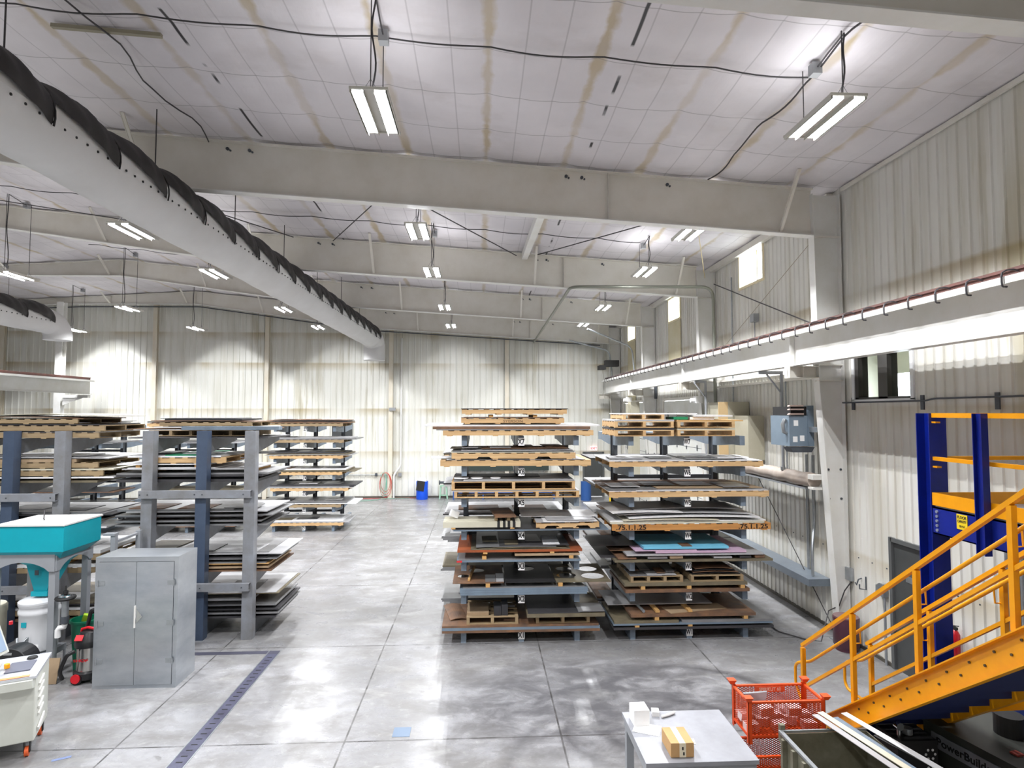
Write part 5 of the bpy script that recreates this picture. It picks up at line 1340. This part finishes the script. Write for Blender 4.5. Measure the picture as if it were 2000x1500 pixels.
# ================================================================ RIGHT WALL ITEMS
# lagged pipe along the wall
t = thing('lagged_pipe', 'thick dusty lagged pipe along the right wall ending at the near column', 'pipe', (6.5, 13.5, 2.8))
m_ = MB(); n = 40
pts = [(6.5, 11.35 + i*0.2, 2.95 + 0.01*math.sin(i*1.7)) for i in range(25)]
m_.tube(pts, 0.14, 20, True, [0.14 + 0.006*math.sin(i*2.3) for i in range(25)]).build('insulated_pipe', M('dusty_lagging', (196, 184, 174), 0.6, 0, (164, 146, 130), 3), t, smooth=True)
MB().box(6.36, 6.62, 11.16, 11.34, 2.99, 3.08).build('end_bracket', white_steel, t)
MB().box(6.36, 6.62, 11.16, 11.34, 2.80, 2.84).build('end_bracket', white_steel, t)
MB().box(6.38, 6.78, 11.5, 16.1, 2.77, 2.80).build('support_rail', galv, t)
tag(MB().box(6.45, 6.9, 11.55, 16.4, 0.86, 1.0).build('wire_trough', M('trough_grey', (118, 128, 138), 0.4, 0.2, (104, 112, 122), 3)), 'long blue grey cable trough low on the right wall', 'cable trough')
# step-down transformer on the column
t = thing('transformer_cabinet', 'blue grey electrical transformer box with louvred top, hung by the column', 'electrical cabinet', (6.3, 11.7, 3.5))
tg = M('transformer_blue_grey', (122, 138, 152), 0.4, 0, (112, 128, 142), 3)
tx0, tx1, ty0, ty1 = 6.07, 6.44, 11.45, 12.2
MB().box(tx0, tx1, ty0, ty1, 3.62, 4.22).build('cabinet_body', tg, t)
MB().box(tx0+0.05, tx1-0.0, ty0+0.03, ty1, 4.221, 4.40).build('louvre_core', dark, t)
for z in (4.24, 4.33, 4.40): MB().prism([(tx0-0.03, z-0.0), (tx1-0.1, z), (tx1-0.1, z+0.03), (tx0, z+0.03)], ty0-0.06, ty0+0.025, 'y').build('louvre_blade', M('dusty_louvre', (160, 140, 130), 0.6), t)
MB().box(6.46, 6.54, 11.155, 11.43, 3.9, 4.0).build('mounting_bracket', galv, t)
MB().box(tx1+0.0, tx1+0.12, ty0-0.02, ty1, 3.62, 4.42).build('side_panel', tg, t)
MB().prism([(tx0, 3.60), (tx1+0.12, 3.60), (tx1+0.06, 3.50), (tx0+0.06, 3.50)], ty0-0.03, ty0+0.25, 'y').build('bottom_louvre', rackdark, t)
for x, z in ((6.16, 4.02), (6.14, 3.70), (6.28, 3.72)): MB().box(x, x+0.09, ty0-0.006, ty0-0.001, z, z+0.11).build('label_plate', paper, t)
MB().tube([(tx0-0.03, ty0+0.1, 4.15), (tx0-0.08, ty0+0.1, 4.05), (tx0-0.06, ty0+0.1, 3.9), (tx0, ty0+0.1, 3.88)], 0.04, 10).build('side_elbow', galv, t, smooth=True)
# beige panel enclosure
t = thing('wall_cabinet', 'large beige cabinet on the right wall behind the W rack', 'electrical cabinet', (6.7, 15.4, 3.0))
MB().box(6.35, 6.9, 15.0, 16.4, 3.12, 4.55).build('cabinet_body', M('beige_enclosure', (182, 178, 160), 0.5, 0, (168, 162, 142), 2), t)
MB().box(6.1, 6.349, 15.02, 15.04, 3.12, 4.55).build('side_sheet', M('tan_board', (206, 178, 134), 0.6), t)
MB().box(6.5, 6.9, 14.2, 14.98, 3.12, 4.2).build('lower_cabinet', M('beige_enclosure', (182, 178, 160), 0.5), t)
# pair of swing brackets
for y, px_, l in ((12.4, 0, 'grey steel bracket under the crane rail with a pole, nearer one'), (16.2, 1, 'grey steel bracket under the crane rail with a pole, farther one')):
    t = thing('pole_bracket', l, 'bracket', (6.4, y, 3))
    x1 = 6.40 if not px_ else 6.2
    MB().box(5.92, x1+0.05, y-0.02, y+0.02, 5.10, 5.168).bar((x1-0.3, y, 5.1), (x1, y, 4.72), 0.03, 0.03).build('arm', hpgrey, t)
    MB().box(x1-0.0, x1+0.05, y-0.025, y+0.025, 4.5, 5.098).cyl((x1+0.025, y, 3.12), 0.03, 1.38, 12).build('pole', hpgrey, t)
    MB().cyl((x1+0.02, y, 3.06), 0.05, 0.07).build('pole_end', galv, t)
# wall channels at upper right wall of bay 2
tag(MB().box(6.86, 6.925, 11.3, 17.0, 4.98, 5.04).box(6.86, 6.925, 11.3, 17.0, 5.14, 5.2).build('wall_channel', cream), 'cream horizontal channel on the right wall beneath the crane rail', 'channel')
# security cameras, small units
for x, y, z, l in ((6.3, 17.0, 4.55, 'small white camera unit above the left pile of shelf W7'), (6.1, 24.3, 4.7, 'small pale box with dial near the far overhead door')):
    tag(MB().box(x-0.1, x+0.1, y-0.1, y+0.1, z, z+0.2).cyl((x-0.22, y, z+0.08), 0.07, 0.12, 14, axis='x').build('camera_unit', paper), l, 'camera')
tag(MB().box(6.0, 6.35, 23.6, 24.1, 0.9, 4.7).box(5.9, 6.0, 23.7, 24.0, 4.1, 4.6).build('motor_enclosure', M('beige_enclosure', (182, 178, 160), 0.5)), 'beige motor enclosure beside the far overhead door', 'enclosure')
tag(MB().box(5.9, 6.55, 27.9, 28.3, 6.45, 6.75).box(5.6, 5.9, 27.8, 28.4, 6.3, 6.5).build('unit_heater', dark), 'dark unit heater below the farthest high window', 'heater')
tag(MB().box(6.80, 6.9, 20.0, 23.0, 5.85, 5.93).box(6.80, 6.9, 23.0, 23.08, 4.8, 5.93).build('door_track', rackdark), 'dark track above the nearer overhead door', 'door track')
tag(MB().box(6.78, 6.92, 14.4, 14.6, 6.55, 6.75).box(6.84, 6.86, 14.49, 14.51, 5.9, 6.55).build('wall_box', jbox), 'small grey box on the right wall under the nearest high window', 'electrical box')
yb = M('barrel_yellow', (232, 196, 30), 0.5)
tag(MB().lathe((6.0, 26.5, 0.0), [(0.28, 0), (0.28, 1.0), (0.2, 1.05)]).build('bollard', yb, smooth=True), 'yellow bollard behind the W rack near the far door', 'bollard')
tag(MB().lathe((5.1, 28.9, 0.0), [(0.25, 0), (0.25, 0.9)]).build('blue_bin', bs, smooth=True), 'small blue bin left of the yellow bollard', 'bin')
# conduit boxes by the door, hook, drum
tag(MB().box(6.86, 6.925, 10.85, 11.02, 1.15, 1.38).build('outlet_box', galv), 'grey outlet box on the wall above the purple drum', 'electrical box')
tag(MB().tube([(6.9, 10.88, 1.15), (6.8, 10.95, 0.95), (6.72, 11.0, 0.66), (6.6, 11.15, 0.52), (6.3, 10.9, 0.05), (6.1, 11.1, 0.02), (5.8, 11.5, 0.02), (5.75, 12.3, 0.02)], 0.012, 6).build('power_cable', cablem), 'black cable from the outlet box over the drum and along the floor', 'cable')
tag(MB().prism([(9.92, 1.14), (10.12, 1.14), (10.12, 1.3), (10.02, 1.36), (9.92, 1.36)], 6.84, 6.925, 'x').build('outlet_box', galv), 'sloped grey outlet box left of the grey door', 'electrical box')
tag(MB().tube([(6.92, 10.62, 1.27), (6.86, 10.62, 1.25), (6.82, 10.62, 1.15), (6.80, 10.62, 1.2)], 0.012, 6).tube([(6.92, 10.5, 1.33), (6.92, 10.5, 1.1), (6.8, 10.5, 1.12), (6.8, 10.5, 1.2)], 0.012, 6).build('wall_hook', rackdark), 'double dark coat hook on the wall between the two outlet boxes', 'hook')
t = thing('steel_drum', 'small purple brown drum standing by the near column foot', 'drum', (6.65, 10.86, 0))
MB().lathe((6.62, 10.64, 0.0), [(0.19, 0), (0.19, 0.06), (0.215, 0.09), (0.215, 0.5), (0.22, 0.53), (0.22, 0.58), (0.205, 0.585)]).build('drum_body', M('purple_brown_paint', (78, 42, 66), 0.4, 0, (96, 50, 50), 3), t, smooth=True)
MB().lathe((6.62, 10.64, 0.586), [(0.21, 0), (0.21, 0.012), (0.0, 0.012)]).build('drum_lid', M('dull_brown_lid', (110, 86, 86), 0.5), t)
t = thing('fire_extinguisher', 'red fire extinguisher with green tag on the wall behind the stairs', 'fire extinguisher', (6.84, 8.45, 0.7))
MB().lathe((6.85, 8.41, 0.72), [(0.05, 0), (0.065, 0.02), (0.065, 0.36), (0.04, 0.41), (0.02, 0.43)]).build('cylinder', M('extinguisher_red', (178, 16, 30), 0.3), t, smooth=True)
MB().box(6.83, 6.87, 8.37, 8.45, 1.15, 1.19).bar((6.85, 8.46, 1.19), (6.85, 8.34, 1.22), 0.02, 0.012).build('valve_handle', dark, t)
MB().box(6.775, 6.78, 8.37, 8.45, 0.93, 1.05).build('label_band', M('grey_label', (150, 152, 152), 0.5), t)
MB().cbox((6.78, 8.50, 1.10), (0.004, 0.07, 0.14), 0, 0, 0).build('inspection_tag', M('lime_tag', (140, 220, 60), 0.6), t)
# bolts row on wall (screw heads)
m_ = MB()
for i in range(34): m_.cyl((XW-0.03, 1.0 + i*0.38, 6.1), 0.012, 0.012, 6, axis='x')
for i in range(26): m_.cyl((XW-0.03, 5.0 + i*0.19*2, 1.62), 0.012, 0.012, 6, axis='x')
o = m_.build('screw_heads', rackdark); o['kind'] = 'stuff'; tag(o, 'rows of small dark screw heads on the right wall panels', 'screws')

# ================================================================ STAIR AND PLATFORM
YS, SL = 8.04, 0.741            # foot of the stair, slope (rises toward the camera)
XL, XR = 4.15, 5.02
def sz(y, h=0.0): return (YS - y) * SL + h
yT = YS - 3.2/SL                # top nosing
t = thing('steel_staircase', 'yellow steel staircase with tube handrails rising at the lower right', 'staircase', (4.54, 6.0, 0))
cs = math.cos(math.atan(SL)); hh = 0.155
for s, X in ((-1, XL), (1, XR)):
    m_ = MB(); up = (0, 0, 1)
    lo, hi = YS - 0.02, yT - 0.05
    def q(y, dz): return (y, sz(y) + dz)
    # web with sloping edges, foot cut flat on the floor
    poly = [(YS-0.10, 0.0), (YS - 0.45, 0.0), (hi, sz(hi) - 0.33), (hi, sz(hi) - 0.05), (YS-0.10, sz(YS-0.10)-0.05)]
    m_.prism(poly, X-0.004, X+0.004, 'x').build('stringer_web', yellow, t)
    fl = MB()
    fl.bar((X + s*0.03, YS-0.10, sz(YS-0.10)-0.05), (X + s*0.03, hi, sz(hi)-0.05), 0.07, 0.012)
    fl.bar((X + s*0.03, YS-0.46, 0.01), (X + s*0.03, hi, sz(hi)-0.33), 0.07, 0.012)
    fl.build('stringer_flange', yellow, t)
bm = M('dark_bolt_head', (70, 60, 40), 0.5)
nst = 17
for k in range(1, nst):
    z = k*3.2/nst; y = YS - z/SL; z -= 0.262
    st = MB().box(XL+0.006, XR-0.006, y-0.0, y+0.24, z-0.03, z).box(XL+0.006, XR-0.006, y-0.006, y-0.0005, z-0.03, z+0.155).build('tread', M('navy_tread', (12, 30, 84), 0.5), t)
    m_ = MB()
    for dy, dz in ((0.04, 0.06), (0.20, 0.02)):
        m_.cyl((XL-0.016, y+dy, z+dz-0.03), 0.011, 0.012, 8, axis='x')
    m_.build('tread_bolts', bm, t)
def rail_side(X, inn, posts):
    y0_ = 7.65; y1_ = 3.75
    for y in posts:
        MB().box(X-0.024, X+0.024, y-0.024, y+0.024, sz(y)-0.026, sz(y)+0.955).build('rail_post', yellow, t)
    MB().bar((X, y0_+0.02, sz(y0_, 0.975)), (X, y1_, sz(y1_, 0.975)), 0.05, 0.04).build('top_rail', yellow, t)
    MB().bar((X, y0_-0.024, sz(y0_-0.024, 0.45)), (X, y1_, sz(y1_, 0.45)), 0.035, 0.035).build('mid_rail', yellow, t)
    xg = X + inn*0.09
    P = [(X, y0_+0.02, 0.50), (xg, y0_+0.32, 0.55), (xg, y0_+0.38, 0.62), (xg, y0_+0.38, 0.86), (xg, y0_+0.30, 0.93), (xg, y0_, sz(y0_, 0.775)), (xg, y1_, sz(y1_, 0.775))]
    MB().tube(bend(P, 0.05, 4), 0.019, 10).build('grab_rail', yellow, t, smooth=True)
    for y in posts[1:]:
        MB().tube([(X, y+0.02, sz(y, 0.62)), (xg, y+0.0, sz(y, 0.63)), (xg, y+0.01, sz(y, 0.78))], 0.009, 6).build('rail_bracket', yellow, t)
rail_side(XL+0.03, 1, [7.66, 6.60, 5.58, 4.52, 3.9])
rail_side(XR+0.03, -1, [7.60, 6.55, 5.58, 4.52, 3.9])
# lower brace seen under the flight
a = PX(1725, 1410, 4.7); b = PX(2000, 1356, 5.6)
MB().bar((5.0, 7.05, 0.7), (5.4, 4.9, 1.85), 0.05, 0.08).build('lower_brace', yellow, t)

t = thing('mezzanine_platform', 'blue and yellow steel platform at the right wall with guard rails', 'platform', (6.0, 6.0, 0))
PXl, PYb, PZd = 5.5, 7.0, 3.17
def wcol(x, y, z1, s=0.1, nm='post', m_=None):
    MB().box(x-s, x+s, y-s, y-s+0.012, 0, z1).box(x-s, x+s, y+s-0.012, y+s, 0, z1).box(x-0.006, x+0.006, y-s+0.012, y+s-0.012, 0, z1).build(nm, m_ or blue, t)
wcol(PXl+0.08, PYb+0.12, 4.28, 0.11)
m_ = MB(); 
MB().box(5.47, 5.485, 2.0, PYb-0.01, PZd-0.34, PZd-0.02).box(5.47, 5.56, 2.0, PYb-0.01, PZd-0.035, PZd-0.02).box(5.47, 5.56, 2.0, PYb-0.01, PZd-0.34, PZd-0.325).build('edge_beam', blue, t)
MB().box(5.70, XW-0.03, PYb-0.02, PYb, PZd-0.34, PZd-0.02).build('end_beam', blue, t)
MB().box(5.49, XW-0.03, 2.0, PYb-0.03, PZd-0.018, PZd).build('deck', M('deck_grating', (150, 150, 156), 0.4, 0.5, (128, 128, 134), 20), t)
ochre = yellow
MB().box(5.474, 5.484, 2.0, PYb, PZd-0.0, PZd+0.15).build('toe_plate', yellow, t)
MB().box(5.49, XW-0.03, PYb-0.012, PYb-0.002, PZd+0.001, PZd+0.15).build('toe_plate', yellow, t)
# rail post standing at the side beam
x, y = 5.44, 6.22
MB().box(x-0.05, x+0.03, y-0.06, y-0.05, PZd-0.42, 4.28).box(x-0.05, x+0.03, y+0.05, y+0.06, PZd-0.42, 4.28).box(x-0.014, x-0.006, y-0.05, y+0.05, PZd-0.42, 4.28).build('rail_post', blue, t)
for z, sw in ((4.255, 0.055), (3.73, 0.045)):
    MB().box(5.69, XW-0.04, PYb+0.02, PYb+0.06, z-sw/2, z+sw/2).build('guard_rail', yellow, t)
    MB().box(5.50, 5.535, 2.0, PYb+0.005, z-sw/2, z+sw/2).build('guard_rail', yellow, t)
for z in (4.2, 3.66): MB().box(5.5, 5.56, PYb-0.06, PYb+0.006, z-0.04, z-0.02).build('rail_cleat', ochre, t)
for k in range(5): MB().cyl((5.455, PYb-0.08, PZd-0.07-0.055*k), 0.018, 0.014, 10, axis='x').build('beam_bolt', M('zinc_bolt', (170, 180, 200), 0.3, 0.6), t)
sy = PX(1880, 1021, 5.47)
sg = MB().box(5.462, 5.469, sy[1]-0.075, sy[1]+0.075, sy[2]-0.08, sy[2]+0.09).build('capacity_sign', M('sign_yellow', (236, 208, 30), 0.5), t)
text('FLOOR', 0.05, face_left((5.461, sy[1], sy[2]+0.055), 0.8, 0.9), ink, sg)
text('CAPACITY', 0.042, face_left((5.461, sy[1], sy[2]+0.010), 0.62, 0.95), ink, sg)
text('125 P.S.F.', 0.034, face_left((5.461, sy[1], sy[2]-0.045), 0.65, 0.9), ink, sg)
# far support post lower
# blue machine under the platform
t = thing('blue_machine', 'dark blue machine standing in the shade under the stairs', 'machine', (6.1, 5.6, 0))
dbm = M('deep_blue_enamel', (12, 44, 120), 0.35)
MB().box(6.2, 6.9, 5.0, 7.2, 0.0, 0.95).build('machine_body', dbm, t)
MB().box(6.3, 6.85, 5.2, 6.9, 0.952, 1.1).build('machine_hood', dbm, t)
MB().cyl((6.55, 6.2, 1.102), 0.18, 0.12).build('hood_cap', dark, t)

# ================================================================ TABLE
tm = M('worn_steel_tabletop', (158, 160, 167), 0.4, 0.2, (136, 137, 142), 2.5, bump=0.05)
t = thing('work_table', 'grey steel work table at the bottom edge, papers and carton on it', 'table', (2.16, 6.3, 0))
MB().box(1.6, 2.72, 5.83, 6.82, 0.86, 0.9).build('tabletop', tm, t)
MB().box(1.62, 2.70, 5.85, 6.8, 0.76, 0.858).build('apron', hpgrey, t)
for x in (1.66, 2.62):
    for y in (5.88, 6.72): MB().box(x-0.04, x+0.04, y-0.03, y+0.05, 0, 0.758).build('leg', hpgrey, t)
MB().box(1.71, 2.57, 5.94, 6.68, 0.30, 0.33).build('lower_shelf', M('shelf_grey', (150, 150, 150), 0.5), t)
tag(MB().cbox((1.85, 6.25, 0.42), (0.2, 0.25, 0.17), 0.3).build('dark_tool', blp), 'dark tool lying on the lower shelf of the work table', 'tool')
tag(MB().box(1.74, 1.98, 6.02, 6.1, 0.331, 0.37).build('wood_scrap', blockm), 'small wood scrap on the lower shelf of the work table', 'wood scrap')
a = PZ(1243, 1405, 0.9)
tag(MB().cbox((1.74, 6.60, 0.985), (0.17, 0.19, 0.165), R(2)).build('paper_stack', paper), 'tall white block of paper at the far left corner of the table', 'paper stack')
def leaf(px_, py_, w_, d_, rz_, label, dz=0.0):
    a = PZ(px_, py_, 0.9); tag(MB().cbox((a[0], a[1], 0.9025+dz), (w_, d_, 0.002), rz_).build('paper_sheet', paper), label, 'paper')
leaf(1264, 1424, 0.28, 0.215, R(-24), 'white paper sheets in front of the paper block')
leaf(1330, 1447, 0.28, 0.1, R(-8), 'white paper sheet under the cardboard box')
a = PZ(1290, 1398, 0.9)
tag(MB().cbox((a[0]-0.05, a[1]+0.03, 0.925), (0.08, 0.10, 0.05), R(-10)).build('small_carton', paper), 'small white carton beside the paper block', 'carton')
tag(MB().tube([(a[0]+0.0, a[1]-0.05, 0.918), (a[0]+0.08, a[1]-0.02, 0.918), (a[0]+0.17, a[1]+0.03, 0.92)], 0.015, 8).build('white_tube', paper), 'small white bent tool next to the white carton', 'tool')
b0 = PZ(1325, 1483, 0.9)
t = thing('cardboard_box', 'small brown cardboard box sealed with white tape on the table', 'box', (1.98, 6.0, 0.905))
bc = Matrix.Translation((1.985, 6.06, 0.905)) @ Matrix.Rotation(R(0), 4, 'Z')
bxm = M('kraft_cardboard', (196, 156, 106), 0.75, 0, (184, 144, 96), 4)
MB().box(-0.115, 0.115, -0.15, 0.15, 0.0, 0.135, bc).build('box_body', bxm, t)
MB().box(-0.03, 0.03, -0.152, 0.152, 0.1355, 0.1365, bc).box(-0.03, 0.035, -0.1525, -0.1505, 0.0, 0.1364, bc).build('packing_tape', M('cream_tape', (226, 214, 188), 0.5), t)
MB().box(0.005, 0.02, -0.154, -0.153, 0.02, 0.05, bc).box(-0.005, 0.01, -0.154, -0.153, 0.07, 0.10, bc).build('tape_print', ink, t)

# ================================================================ ORANGE BASKETS
orm = M('orange_powder_coat', (228, 84, 34), 0.42, 0, (214, 74, 28), 3)
mesh_pink = orm
def expanded(mb, P, u0, u1, v0, v1, du=0.045, dv=0.022, th=0.004):
    """diamond mesh in a plane given by P(u, v) -> xyz"""
    nu_ = int(round((u1-u0)/du)); du_ = (u1-u0)/nu_; nv_ = int(round((v1-v0)/dv)); dv_ = (v1-v0)/nv_
    for j in range(nv_):
        for i in range(nu_):
            x0_ = u0 + i*du_; y0_ = v0 + j*dv_; xm = x0_ + du_/2; ym = y0_ + dv_/2
            for a_, b_ in (((x0_, ym), (xm, y0_)), ((xm, y0_), (x0_+du_, ym)), ((x0_+du_, ym), (xm, y0_+dv_)), ((xm, y0_+dv_), (x0_, ym))) if j == 0 else (((x0_+du_, ym), (xm, y0_+dv_)), ((xm, y0_+dv_), (x0_, ym)), ((x0_, ym), (xm, y0_)), ((xm, y0_), (x0_+du_, ym))):
                A, B = Vector(P(*a_)), Vector(P(*b_)); d = (B-A); n_ = Vector(P(u0, v0)) ; 
                U = (Vector(P(u1, v0)) - n_).normalized(); V = (Vector(P(u0, v1)) - n_).normalized(); N_ = U.cross(V)
                s_ = d.normalized().cross(N_) * th
                mb.add([tuple(A-s_), tuple(B-s_), tuple(B+s_), tuple(A+s_)], [(0, 1, 2, 3)])
    return mb
def basket(x0, x1, y0, y1, z0, z1, label, with_name):
    t = thing('mesh_basket', label, 'basket', ((x0+x1)/2, (y0+y1)/2, z0), 'orange mesh baskets')
    for x, y, sx, sy in ((x0, y0, 1, 1), (x1, y0, -1, 1), (x0, y1, 1, -1), (x1, y1, -1, -1)):
        MB().box(min(x, x+sx*0.045), max(x, x+sx*0.045), min(y, y+sy*0.006), max(y, y+sy*0.006), z0-0.07, z1+0.01).box(min(x, x+sx*0.006), max(x, x+sx*0.006), min(y, y+sy*0.045), max(y, y+sy*0.045), z0-0.07, z1+0.01).build('corner_post', orm, t)
        frus(MB(), (x-0.022, x+0.022, y-0.022, y+0.022), z1+0.012, (x-0.045, x+0.045, y-0.045, y+0.045), z1+0.06).build('stacking_cup', orm, t)
    for (a, b, c, d) in ((x0+0.046, x1-0.046, y0, y0+0.03), (x0+0.046, x1-0.046, y1-0.03, y1), (x0, x0+0.03, y0+0.046, y1-0.046), (x1-0.03, x1, y0+0.046, y1-0.046)):
        MB().box(a, b, c, d, z1-0.02, z1).build('top_rim', orm, t)
        MB().box(a, b, c, d, z0, z0+0.025).build('bottom_rim', orm, t)
    for P, u0, u1 in ((lambda u, v: (u, y0+0.012, v), x0+.03, x1-.03), (lambda u, v: (u, y1-0.012, v), x0+.03, x1-.03), (lambda u, v: (x0+0.012, u, v), y0+.03, y1-.03), (lambda u, v: (x1-0.012, u, v), y0+.03, y1-.03)):
        expanded(MB(), P, u0, u1, z0+0.02, z1-0.01).build('mesh_side', orm, t)
    MB().box(x0+0.03, x1-0.03, y0+0.03, y1-0.03, z0+0.002, z0+0.008).build('basket_floor', orm, t)
    if with_name:
        pl = MB().box(x0+0.27, x0+0.63, y1-0.036, y1-0.031, z1-0.085, z1-0.021).build('name_plate', orm, t)
        text('SPIRIKUT 60', 0.058, face_front((x0+0.45, y1-0.038, z1-0.052), 0.86, 0.95), M('pale_lettering', (230, 180, 160), 0.5), pl)
    return t
basket(2.99, 3.88, 6.66, 7.1, 0.66, 1.05, 'upper orange wire basket full of wrapped blocks beside the stair foot', True)
basket(2.86, 3.75, 6.58, 7.0, 0.13, 0.50, 'lower orange wire basket under the full one', False)
wrapm = M('pinkish_wrap', (228, 204, 204), 0.35, 0, (208, 168, 166), 8)
rnd = random.Random(3)
for i in range(14):
    c = (3.08 + (i % 5)*0.165 + rnd.uniform(-0.01, 0.01), 6.78 + (i//5)*0.125, 0.725 + 0.055*(i % 2) + (0.12 if i < 5 and i % 2 else 0))
    tag(MB().cbox(c, (0.15, 0.10, 0.09), 0, rnd.uniform(-0.15, 0.15), rnd.uniform(-0.15, 0.15)).build('wrapped_block', wrapm), f'pinkish wrapped block in the upper orange basket, {["front","middle","rear"][i//5]} row, {["far left","left","centre","right","far right"][i%5]}', 'wrapped block', 'wrapped blocks in the orange basket')
tag(MB().cbox((3.2, 6.98, 0.93), (0.3, 0.02, 0.2), 0.1, R(20)).build('tilted_tray', galv), 'grey tray standing tilted inside the upper orange basket', 'tray')
tag(MB().cbox((3.0, 6.72, 0.30), (0.1, 0.2, 0.2), 0.2).build('white_part', paper), 'white wrapped part in the lower orange basket', 'wrapped part')

# ================================================================ SCRAP BIN WITH STRIPS
t = thing('scrap_bin', 'worn grey steel bin at the bottom edge holding long metal strips', 'bin', (3.7, 5.6, 0))
sb = M('worn_bin_steel', (142, 140, 124), 0.45, 0.3, (96, 90, 70), 3)
bx0, bx1, by0, by1 = 3.13, 4.05, 5.1, 6.2
MB().box(bx0, bx0+0.012, by0, by1, 0.1, 0.95).build('side_wall', sb, t)
MB().box(bx1-0.012, bx1, by0, by1, 0.1, 0.95).build('side_wall', sb, t)
MB().box(bx0+0.012, bx1-0.012, by1-0.012, by1, 0.1, 0.95).build('rear_wall', sb, t)
MB().box(bx0+0.012, bx1-0.012, by0, by0+0.012, 0.1, 0.95).build('front_wall', sb, t)
MB().box(bx0+0.012, bx1-0.012, by0+0.012, by1-0.012, 0.1, 0.11).build('bin_floor', sb, t)
MB().box(bx0-0.02, bx0+0.02, by0, by1+0.02, 0.951, 0.975).box(bx0+0.02, bx1, by1-0.0, by1+0.02, 0.951, 0.975).build('rim', galv, t)
MB().cbox((bx0+0.03, by1+0.045, 0.93), (0.05, 0.05, 0.18)).build('corner_post', sb, t)
for k in range(4): MB().box(bx0-0.05, bx0-0.001, by1-0.12-k*0.2, by1-0.08-k*0.2, 0.1, 0.94).build('side_rib', sb, t)
strips = [('light', 3.62, 6.42, 1.02, 3.92, 4.9, 0.0), ('beige', 3.69, 6.44, 1.035, 4.02, 4.9, 0.012), ('blue', 3.80, 6.35, 1.02, 4.05, 5.0, 0.02), ('white', 3.92, 6.38, 1.05, 4.30, 4.9, 0.03), ('grey', 4.02, 6.0, 1.02, 4.36, 5.0, 0.02)]
for i, (c, xa, ya, za, xb, yb_, dz) in enumerate(strips):
    tag(MB().bar((xa, ya, za), (xb, yb_, za - 0.0 + dz*0), 0.075, 0.006).build('metal_strip', SH[c][1]), ['leftmost pale strip leaning out of the scrap bin', 'beige strip, second from left in the scrap bin', 'blue grey strip in the middle of the scrap bin', 'broad white strip at the right of the scrap bin', 'narrow grey strip, rightmost in the scrap bin'][i], 'metal strip')

# ================================================================ DARK MACHINE
t = thing('press_machine', 'dark grey machine with lettered plate under the stairs, bottom right', 'machine', (5.3, 5.9, 0))
dm = M('charcoal_machine', (62, 64, 60), 0.45, 0, (50, 52, 48), 3)
a, b = Vector(PZ(1803, 1403, 0.95)), Vector(PZ(2000, 1506, 0.95))
d = (b-a).normalized(); ang = math.atan2(d.y, d.x)
mt = Matrix.Translation((a.x, a.y, 0)) @ Matrix.Rotation(ang, 4, 'Z')    # x runs along the machine face, +y to its far side
MB().box(0, 2.2, 0.0, 0.85, 0.0, 0.93, mt).build('machine_body', dm, t)
MB().box(-0.01, 2.2, -0.012, 0.85, 0.932, 0.955, mt).build('machine_top', dm, t)
pl = MB().box(0.10, 0.82, -0.018, -0.006, 0.72, 0.87, mt).build('name_plate', M('dull_aluminium', (150, 152, 160), 0.4, 0.4), t)
tm_ = mt @ Matrix.Translation((0.46, -0.0195, 0.795)) @ Matrix.Rotation(math.pi/2, 4, 'X')
text('PowerBuilder', 0.11, tm_, ink, pl)
MB().cyl((0.6, -0.02, 0.60), 0.05, 0.02, 20, axis='y')
m_ = MB(); m_.add(*[(lambda q: (q.v, q.f))(MB().cyl((0.55, -0.024, 0.60), 0.05, 0.02, 20, axis='y'))][0], mt) ; m_.build('round_gauge', paper, t)
m_ = MB(); m_.add(*[(lambda q: (q.v, q.f))(MB().cyl((0.5, 0.55, 0.957), 0.13, 0.2, 24))][0], mt); m_.build('top_canister', dark, t)
MB().box(0.75, 0.83, 0.18, 0.26, 0.957, 0.972, mt).build('red_tag', M('faded_red', (150, 60, 50), 0.5), t)
MB().box(0.95, 1.6, 0.2, 0.6, 0.957, 1.02, mt).build('top_cover', dm, t)
t = thing('chrome_fittings', 'cluster of chrome and black machine fittings left of the dark machine', 'machine part', (4.55, 6.35, 0))
MB().box(4.35, 4.78, 6.15, 6.5, 0, 0.86).build('valve_block', dark, t)
chrome = M('chrome', (220, 220, 222), 0.12, 1.0)
MB().cyl((4.42, 6.2, 0.98), 0.04, 0.06, 16, axis='y').cyl((4.42, 6.23, 0.86), 0.02, 0.12).build('chrome_cap', chrome, t)
MB().cyl((4.55, 6.28, 0.87), 0.05, 0.06).build('hex_fitting', galv, t)
for k in range(2): 
    tor = MB()
    for q in range(6):
        tor.cyl((4.70 + 0.05*math.cos(q*1.05), 6.148, 0.72 - k*0.18 + 0.05*math.sin(q*1.05)), 0.014, 0.02, 8, axis='y')
    tor.build('pulley_holes', paper, t)
